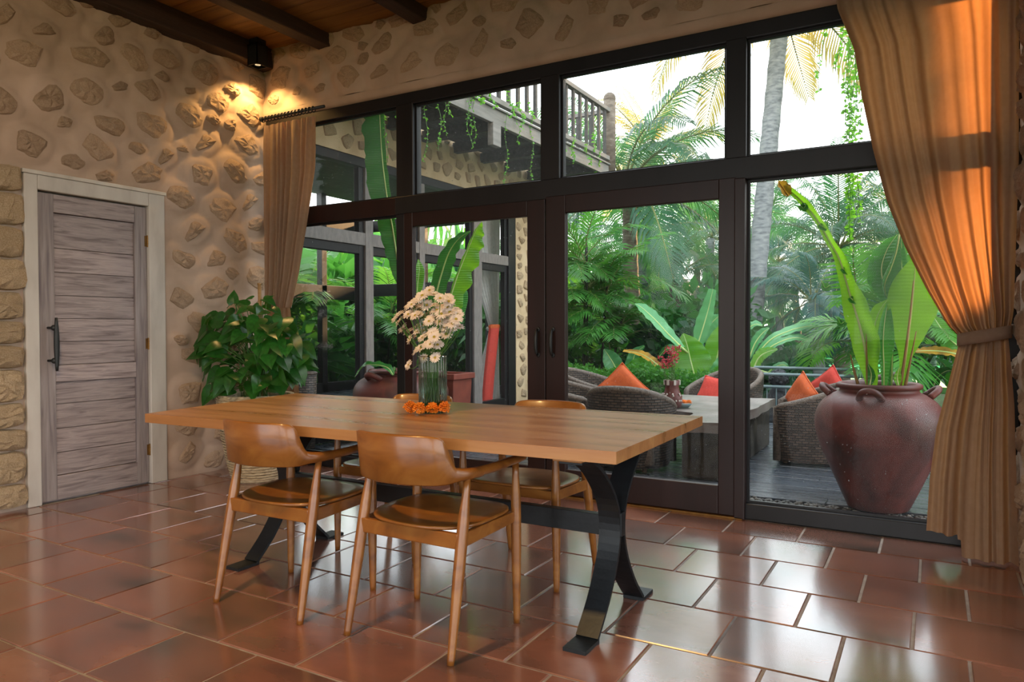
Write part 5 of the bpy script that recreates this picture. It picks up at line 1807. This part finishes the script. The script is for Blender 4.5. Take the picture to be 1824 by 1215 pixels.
def fronds(key, L, leaf, mname, n=40, wl=0.016, hang=0.6):
    if key not in FR:
        FR[key] = [frond_mesh('frond', L, e0, c, leaf, [M[mname], M['rachis']], n, i + 3, hang, wl) for i, (e0, c) in enumerate(((1.35, 0.9), (1.1, 1.3), (0.75, 1.45), (0.45, 1.4), (0.1, 1.3), (-0.35, 1.0)))]
    return FR[key]
def palm(label, bu, bv, cu, cv, y, key, nf, tr, tm, seed, zbase=None, lean=0.0, lo=0, hi=6, group=None, nuts=0, scale=1.0):
    r_ = random.Random(seed)
    top = at(cu, cv, 1, y)
    bs = at(bu, bv, 1, y)
    zb = -0.35 if y < 18 else -2.4
    # run the trunk on down to the ground
    d = (top - bs)
    if d.z > 0.05 and bs.z > zb:
        bs = bs - d * ((bs.z - zb) / d.z)
    bs.z = zb
    t = thing('coconut_palm', label, 'palm tree', bs, 0, group)
    v = top - bs
    n = 34
    P = [V(v.x * f + lean * math.sin(PI * f), v.y * f, v.z * f) for f in [i / n for i in range(n + 1)]]
    q = MB(); q.tube(P, [tr * (1.12 - 0.25 * i / n) * (1 + (0.05 if i % 2 else -0.03)) for i in range(n + 1)], 10); q.build('trunk', M[tm], t, smooth=True)
    F = FR[key]
    for k in range(nf):
        f = k / nf
        vi = min(hi - 1, lo + int((hi - lo) * f))
        az = k * 2.39996 + r_.uniform(-.3, .3)
        s = scale * r_.uniform(0.85, 1.12)
        link('frond', F[vi], t, loc=v + V(0, 0, 0.04), rot=(r_.uniform(-.25, .25), r_.uniform(-.12, .12), az), scale=(s, s, s))
    for k in range(nuts):
        a = r_.uniform(0, 6.28)
        q = MB(); q.ball((0, 0, 0), 0.11, 8, 6, sc=(1, 1, 1.2)); q.build('coconut', M['ribbrown'], t, smooth=True, loc=v + V(0.2 * math.cos(a), 0.2 * math.sin(a), -0.15 - r_.uniform(0, .2)))
fronds('big', 2.9, 0.80, 'frond', 46, 0.020)
fronds('mid', 2.4, 0.66, 'frond', 42, 0.018)
fronds('blue', 2.2, 0.62, 'frondblue', 44, 0.018)
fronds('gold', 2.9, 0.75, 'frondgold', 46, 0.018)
palm('pale trunked palm left of the door stile, crown hidden by the transom', 1142, 640, 1122, 330, 13.5, 'big', 22, 0.155, 'trunkbrown', 1, lean=-0.1, nuts=6, lo=1)
palm('thin pale palm trunk leaning behind the first palm', 1165, 660, 1135, 430, 17, 'mid', 16, 0.15, 'trunk', 2, lo=1)
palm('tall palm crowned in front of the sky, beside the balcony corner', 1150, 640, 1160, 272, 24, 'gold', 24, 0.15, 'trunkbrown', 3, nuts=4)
palm('short dark palm in the middle distance, centre of the right door pane', 1216, 640, 1200, 502, 18, 'mid', 22, 0.14, 'trunkbrown', 4)
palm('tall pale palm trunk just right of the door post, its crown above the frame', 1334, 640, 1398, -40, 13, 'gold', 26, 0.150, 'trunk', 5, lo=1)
palm('spreading palm behind the arching jar leaf', 1500, 660, 1492, 445, 17, 'big', 26, 0.15, 'trunkbrown', 6, scale=0.85)
palm('blue green palm with a ringed grey trunk behind the railing', 1462, 690, 1448, 540, 13, 'blue', 20, 0.095, 'trunk', 7, lo=1, scale=0.62)
DP = ((1030, 1040, 470, 25, 'mid', 18, 1.1), (1262, 1265, 425, 21, 'big', 20, 0.85), (1392, 1385, 470, 26, 'blue', 20, 1.1), (1590, 1580, 455, 25, 'mid', 20, 1.1), (1660, 1665, 490, 30, 'big', 18, 1.0),
        (1090, 1085, 545, 21, 'mid', 18, 0.9), (1245, 1240, 372, 32, 'big', 20, 1.1), (1010, 1005, 380, 31, 'big', 20, 1.1), (1385, 1372, 395, 36, 'mid', 18, 1.4), (1325, 1320, 505, 24, 'blue', 18, 1.0), (1545, 1540, 540, 30, 'blue', 18, 1.1), (1160, 1150, 480, 30, 'blue', 18, 1.2),
        (1425, 1415, 500, 32, 'mid', 18, 1.2), (1700, 1710, 430, 28, 'big', 18, 1.0), (1285, 1290, 540, 19, 'mid', 16, 0.75), (1610, 1600, 385, 34, 'gold', 18, 1.1), (1770, 1780, 380, 26, 'big', 18, 1.1), (940, 930, 430, 34, 'big', 18, 1.1))
def pane_label(what, u, us):
    names = ((-1, 985, 'behind the door stiles'), (985, 1292, 'seen through the right door'), (1292, 1560, 'seen through the right pane'), (1560, 9999, 'behind the right curtain'))
    lo_, hi_, nm = [q for q in names if q[0] <= u < q[1]][0]
    i = sorted(q for q in us if lo_ <= q < hi_).index(u)
    return what + ' ' + nm + ', ' + ('first', 'second', 'third', 'fourth', 'fifth', 'sixth', 'seventh', 'eighth', 'ninth')[i] + ' from left'
for k, (bu, cu, cv, y, key, nf, sc_) in enumerate(DP):
    palm(pane_label('slender palm of the grove', cu, [q[1] for q in DP]), bu, 650, cu, cv, y, key, nf, 0.14, 'trunk' if k % 3 else 'trunkbrown', 40 + k, group='palms of the distant grove', scale=sc_)

# ---- areca palms: several canes with feathery fronds
FR['areca'] = [frond_mesh('frond', 1.25, e0, c, 0.46, [M['areca'], M['rachis']], 24, i + 60, 0.3, 0.020) for i, (e0, c) in enumerate(((1.2, 1.1), (0.9, 1.3), (0.6, 1.3), (0.3, 1.2)))]
def areca(label, base, canes, seed, cane_m='blackstem', fs=1.0, per=9):
    r_ = random.Random(seed)
    t = thing('areca_palm', label, 'palm', base)
    for (dx, dy, h, tx, ty) in canes:
        q = MB(); n = 16
        P = [V(dx + tx * f * f, dy + ty * f * f, h * f) for f in [i / n for i in range(n + 1)]]
        q.tube(P, [0.026 * (1 - 0.4 * i / n) * (1.08 if i % 2 else 0.95) for i in range(n + 1)], 7); q.build('cane', M[cane_m], t, smooth=True)
        for k in range(per):
            f = r_.uniform(0.55, 1.0)
            i = min(n, int(f * n))
            s = fs * r_.uniform(0.8, 1.2)
            link('frond', FR['areca'][r_.randrange(4)], t, loc=P[i], rot=(r_.uniform(-.3, .3), 0, r_.uniform(0, 6.28)), scale=(s, s, s))
p = at(1045, 650, 1, 11.0)
areca('clump of dark caned feathery palms at the left of the right door', (p.x, 11.0, -0.25), [(-0.35, 0, 2.5, -0.1, 0), (-0.12, 0.15, 2.9, 0.05, 0), (0.05, -0.1, 2.7, 0.0, 0), (0.22, 0.1, 2.2, 0.12, 0), (-0.5, 0.3, 2.0, -0.1, 0), (0.3, 0.3, 1.5, 0.2, 0)], 3, per=11)
p = at(1592, 660, 1, 9.6)
areca('feathery palm with thin dark canes behind the big clay jar', (p.x, 9.6, -0.2), [(-0.12, 0, 1.7, -0.25, 0), (0.0, 0.1, 1.9, 0.02, 0), (0.08, -0.05, 1.5, 0.2, 0), (0.15, 0.1, 1.2, 0.35, 0)], 5, fs=0.95, per=9)
# ---- banana plants
def banana(label, base, leaves, hstem=0.6):
    t = thing('banana_plant', label, 'banana plant', base)
    B = V(*base)
    q = MB(); q.tube([(0, 0, -0.1), (0.01, 0, hstem * 0.5), (0, 0, hstem)], [0.09, 0.075, 0.06], 10); q.build('stem', M['bananapale'], t, smooth=True)
    for k, (pts, wpx, y, mname, face, torn) in enumerate(leaves):
        P = [at(u, v, 1, y) - B for u, v in pts]
        D = (at(pts[0][0], pts[0][1], 1, y) - CAM).dot(_f)
        q = MB(); blade(q, P, [w_ * D / FPX for w_ in wpx], turn(face, P[0] + B), fold=0.2, n=30, seed=k + 3, torn=torn, wave=0.06, ribr=0.014)
        q.tube([V(*p) for p in catmull([(0, 0, hstem * 0.7), tuple(V(0, 0, hstem).lerp(P[0], 0.5) + V(0, 0, 0.05)), tuple(P[0])], 8)], 0.018, 6, 1)
        q.build('leaf', [M[mname], M['midrib']], t, smooth=True)
p = at(1250, 705, 1, 10.4)
banana('banana plant with big upright leaves at the right of the door pane', (p.x, 10.4, -0.2), [
    ([(1215, 620), (1190, 595), (1165, 568), (1143, 548), (1131, 541)], [6, 13, 15, 12, 1], 10.0, 'bananapale', V(0.3, -0.6, 0.7), 0.1),
    ([(1238, 630), (1252, 585), (1262, 550), (1270, 515)], [6, 16, 14, 8], 10.2, 'bananapale', V(-0.5, -0.8, 0.2), 0.05),
    ([(1243, 690), (1232, 650), (1224, 615), (1217, 594)], [6, 36, 26, 2], 10.1, 'bananabright', V(-0.1, -1, 0.1), 0.1),
    ([(1262, 690), (1275, 645), (1284, 605), (1290, 575)], [6, 24, 24, 6], 10.3, 'bananabright', V(0.2, -1, 0.1), 0.1),
    ([(1250, 690), (1275, 670), (1290, 645), (1300, 630)], [4, 14, 14, 1], 10.0, 'bananapale', V(0.2, -0.7, 0.7), 0.1),
    ([(1222, 650), (1205, 628), (1188, 622), (1170, 640)], [4, 13, 12, 1], 10.2, 'bananadeep', V(0.1, -0.5, 0.9), 0.15),
    ([(1240, 610), (1254, 596), (1268, 575), (1284, 560)], [4, 16, 16, 2], 10.6, 'bananapale', V(0.1, -0.9, 0.4), 0.25)])
p = at(1330, 690, 1, 10.2)
banana('banana plant with long pale leaves arching over the railing', (p.x, 10.2, -0.2), [
    ([(1336, 650), (1370, 608), (1405, 590), (1435, 582), (1464, 580)], [3, 9, 11, 11, 3], 9.8, 'bananapale', V(0, -0.6, 0.8), 0.12),
    ([(1336, 660), (1365, 625), (1395, 607), (1420, 602), (1448, 608)], [3, 9, 10, 10, 3], 9.7, 'bananapale', V(0, -0.6, 0.8), 0.35),
    ([(1334, 640), (1345, 612), (1358, 594), (1370, 584)], [3, 9, 10, 2], 10.0, 'bananapale', V(-0.4, -0.7, 0.5), 0.05),
    ([(1338, 670), (1350, 640), (1365, 628), (1385, 622)], [3, 10, 11, 2], 9.6, 'bananabright', V(0.2, -0.8, 0.5), 0.4),
    ([(1322, 620), (1330, 590), (1345, 578), (1358, 580)], [3, 9, 10, 2], 10.2, 'bananapale', V(0, -0.6, 0.8), 0.2),
    ([(1368, 665), (1380, 655), (1395, 650), (1405, 655)], [2, 7, 8, 2], 9.9, 'bananapale', V(0, -0.5, 0.8), 0.05)])
p = at(1100, 690, 1, 10.6)
banana('low banana plant with blue green and yellowing leaves behind the hedge', (p.x, 10.6, -0.25), [
    ([(1108, 690), (1096, 655), (1085, 635), (1076, 622)], [5, 16, 14, 2], 10.3, 'bananapale', V(-0.2, -0.9, 0.3), 0.05),
    ([(1110, 690), (1125, 650), (1132, 630), (1148, 616)], [5, 12, 10, 2], 10.6, 'bananapale', V(0.2, -0.8, 0.5), 0.05),
    ([(1190, 668), (1165, 645), (1140, 630), (1110, 625)], [3, 9, 9, 4], 10.1, 'dryleaf', V(0, -0.5, 0.8), 0.4),
    ([(1120, 690), (1135, 662), (1155, 655), (1170, 664)], [8, 20, 18, 3], 10.5, 'bananabright', V(0, -0.9, 0.4), 0.02)])
p = at(1720, 690, 1, 9.0)
banana('banana plant behind the right curtain with one yellowed leaf', (p.x, 9.0, -0.2), [
    ([(1730, 630), (1700, 612), (1680, 590), (1660, 560)], [5, 20, 19, 3], 8.8, 'bananabright', V(-0.2, -0.8, 0.6), 0.25),
    ([(1735, 640), (1690, 628), (1655, 625), (1622, 626)], [4, 11, 11, 3], 8.7, 'dryleaf', V(0, -0.6, 0.7), 0.5),
    ([(1735, 620), (1700, 575), (1670, 555), (1640, 552)], [4, 12, 13, 3], 9.2, 'bananapale', V(0, -0.5, 0.9), 0.3),
    ([(1735, 640), (1745, 590), (1760, 550), (1780, 520)], [4, 20, 22, 3], 9.0, 'banana', V(0, -1, 0.2), 0.1)])
for k, (u, v, y) in enumerate(((1660, 700, 9.6), (1690, 690, 10.4))):
    p = at(u, v, 1, y)
    banana(('low broad leaved plant right of the big jar', 'low broad leaved plant by the right curtain hem')[k], (p.x, y, -0.3), [
        ([(u, v), (u - 14, v - 22), (u - 30, v - 30), (u - 48, v - 24)], [3, 12, 13, 2], y, 'bananapale', V(0, -0.4, 0.9), 0.1),
        ([(u, v), (u + 8, v - 24), (u + 24, v - 38), (u + 40, v - 40)], [3, 13, 14, 2], y - 0.1, 'banana', V(0, -0.4, 0.9), 0.1),
        ([(u, v), (u - 4, v - 30), (u - 10, v - 42), (u - 24, v - 52)], [3, 10, 11, 2], y + 0.1, 'bananapale', V(0, -0.6, 0.7), 0.1)], 0.25)

# ---- leafy masses
def leaf_cloud(m, n, c, r, size, rnd, shell=0.45, mi=0, long=1.0):
    for _ in range(n):
        d = V(rnd.gauss(0, 1), rnd.gauss(0, 1), rnd.gauss(0, 1)).normalized()
        q = (shell + (1 - shell) * rnd.random()) if rnd.random() < 0.8 else rnd.random()
        p = V(c[0] + d.x * r[0] * q, c[1] + d.y * r[1] * q, c[2] + d.z * r[2] * q)
        a = (d + V(rnd.uniform(-.9, .9), rnd.uniform(-.9, .9), rnd.uniform(-.9, .5))).normalized()
        s = a.cross(V(rnd.uniform(-1, 1), rnd.uniform(-1, 1), rnd.uniform(-1, 1))).normalized()
        L = size * rnd.uniform(0.6, 1.4)
        W_ = L * 0.26 / long
        m.add([p, p + a * L * 0.45 + s * W_, p + a * L + V(0, 0, -0.15 * L), p + a * L * 0.45 - s * W_], [(0, 1, 2, 3)], mi)
def shrub_mesh(seed, size, mname, n=1100, long=1.0):
    r_ = random.Random(seed)
    m = MB()
    for _ in range(9):
        a, rr_ = r_.uniform(0, 6.28), r_.uniform(0, 0.6)
        c = (rr_ * math.cos(a), rr_ * math.sin(a), r_.uniform(0.25, 0.95))
        leaf_cloud(m, n // 9, c, (0.38, 0.38, 0.34), size, r_, long=long)
    return m.mesh('foliage', M[mname])
SH = [shrub_mesh(1, 0.16, 'bush', 1500), shrub_mesh(2, 0.20, 'bushdark', 1300), shrub_mesh(3, 0.15, 'bushlight', 1500), shrub_mesh(4, 0.30, 'bushlight', 700, 0.8), shrub_mesh(5, 0.34, 'bushdark', 800, 2.2), shrub_mesh(6, 0.42, 'bush', 600, 2.8)]
q = MB()
for k in range(6):
    a = k * 1.05
    q.tube([(0, 0, 0), (0.2 * math.cos(a), 0.2 * math.sin(a), 0.4), (0.42 * math.cos(a), 0.42 * math.sin(a), 0.8)], [0.025, 0.018, 0.008], 5)
SHST = q.mesh('stems', M['trunkbrown'])
rs = random.Random(77)
def shrub(x, y, z, s, kind, label, group, sz=1.0):
    o = thing('shrub', label, 'shrub', (x, y, z), rs.uniform(0, 6.28), group)
    f = link('foliage', SH[kind], o, scale=(s, s, s * sz)); f['kind'] = 'stuff'
    link('branches', SHST, o, scale=(s, s, s * sz))
LB = 'leafy green shrub in the undergrowth between the hedge and the palms'
for _ in range(46):
    u = rs.uniform(985, 1440)
    y = rs.uniform(11.5, 19)
    p = at(u, 640, 1, y)
    shrub(p.x, y, -0.4, rs.uniform(0.9, 1.6) if u < 1240 else rs.uniform(0.5, 0.85), rs.choice((0, 1, 1, 2, 3, 4, 5)), LB, 'undergrowth shrubs', rs.uniform(0.9, 1.3))
for _ in range(26):
    u = rs.uniform(960, 1440)
    y = rs.uniform(22, 36)
    p = at(u, 640, 1, y)
    shrub(p.x, y, -2.6, rs.uniform(2.4, 4.2) if u < 1300 else rs.uniform(1.8, 2.8), rs.choice((0, 1, 1, 5, 4)), 'tall dark green bush far back in the palm grove', 'bushes far back in the grove', rs.uniform(1.0, 1.4))
for _ in range(16):
    u = rs.uniform(1420, 1800)
    y = rs.uniform(66, 84)
    p = at(u, 600, 1, y)
    shrub(p.x, y, -2.0, rs.uniform(4.0, 6.5), rs.choice((0, 1, 2)), 'bush in the tree line beyond the rice fields', 'tree line beyond the rice', 0.8)
for _ in range(52):
    y = rs.uniform(6, 22)
    x = rs.uniform(-17, -10.6)
    shrub(x, y, -0.4, rs.uniform(1.3, 2.3), rs.choice((0, 1, 2, 3, 3, 5, 5)), 'lush green shrub seen through the wing windows', 'shrubs behind the wing', rs.uniform(1.1, 1.7))
for _ in range(16):
    x, y = rs.uniform(-9, -5.6), rs.uniform(11.6, 18)
    shrub(x, y, -0.4, rs.uniform(1.0, 1.7), rs.choice((0, 1, 2, 3, 5)), 'green shrub past the end of the wing', 'shrubs at the end of the wing', rs.uniform(1.0, 1.5))
FR['areca2'] = FR['areca']
areca('feathery palm seen through the left wing window', (-10.3, 9.3, -0.3), [(0, 0, 2.0, 0.3, 0), (0.2, 0.4, 2.4, 0, 0.2), (-0.2, -0.5, 2.2, -0.2, -0.2)], 9, 'blackstem', 1.2, 9)
areca('feathery palm seen through the middle wing window', (-10.4, 12.5, -0.3), [(0, 0, 2.2, 0.3, 0), (0.2, 0.4, 2.6, 0, 0.2), (-0.2, -0.5, 1.8, -0.2, -0.2)], 10, 'blackstem', 1.3, 9)
# hedge along the terrace edge
rh = random.Random(5)
q = MB()
for _ in range(9000):
    x, y = rh.uniform(-5.0, -2.0), rh.uniform(9.35, 9.95)
    z = 0.52 * rh.random() ** 0.6 + 0.05 * math.sin(x * 5) + rh.uniform(-0.04, 0.05)
    d = V(rh.uniform(-1, 1), rh.uniform(-1.2, 0.6), rh.uniform(-.2, 1)).normalized()
    s = d.cross(V(rh.uniform(-1, 1), rh.uniform(-1, 1), rh.uniform(-1, 1))).normalized()
    L = rh.uniform(0.04, 0.085)
    q.add([(x, y, z), V(x, y, z) + d * L * 0.5 + s * L * 0.28, V(x, y, z) + d * L, V(x, y, z) + d * L * 0.5 - s * L * 0.28], [(0, 1, 2, 3)])
hg = thing('hedge', 'low clipped green hedge along the far edge of the terrace', 'hedge', (0, 0, 0))
o = q.build('foliage', M['bushlight'], hg); o['kind'] = 'stuff'
q = MB()
for k in range(18):
    x = -4.9 + k * 0.165
    q.tube([(x, 9.65, -0.2), (x + 0.03, 9.62, 0.2), (x - 0.03, 9.68, 0.42)], [0.02, 0.015, 0.008], 5)
o = q.build('stems', M['trunkbrown'], hg); o['kind'] = 'stuff'

# ---- trees added out of sight on the right to keep low sun off the room
def tree(label, x, y, h, r, seed, low=0.12):
    r_ = random.Random(seed)
    t = thing('sun_block_tree', label, 'tree', (x, y, -0.3))
    q = MB(); q.tube([(0, 0, 0), (0.1, 0.05, h * 0.4), (0, 0, h * 0.8)], [0.16, 0.12, 0.05], 9); q.build('trunk', M['trunkbrown'], t, smooth=True)
    q = MB()
    for _ in range(26):
        a, rr_ = r_.uniform(0, 6.28), r * math.sqrt(r_.random())
        leaf_cloud(q, 520, (rr_ * math.cos(a) * 0.8, rr_ * math.sin(a) * 0.8, h * r_.uniform(low, 0.92)), (r * 0.45, r * 0.45, h * 0.16), 0.24, r_)
    o = q.build('crown', M['bushdark'], t); o['kind'] = 'stuff'
for k, (x, y, h, r) in enumerate(((0.55, 9.2, 5.6, 0.5), (1.5, 9.9, 2.9, 0.8), (1.35, 13.5, 6.6, 0.95), (1.4, 17.5, 8.0, 1.1), (1.5, 21.5, 9.4, 1.2), (1.6, 25.5, 10.8, 1.3), (1.7, 29.5, 12.2, 1.4), (1.9, 34.0, 13.8, 1.5), (1.1, 6.3, 2.2, 0.5))):
    tree('leafy tree added to block the low sun, hidden behind the right curtain', x, y, h, r, 300 + k, 0.58 if k == 0 else 0.12)
for o in SC.objects:
    if o.name.startswith('sun_block_tree') and o.parent is None:
        o['group'] = 'trees added to block the sun'
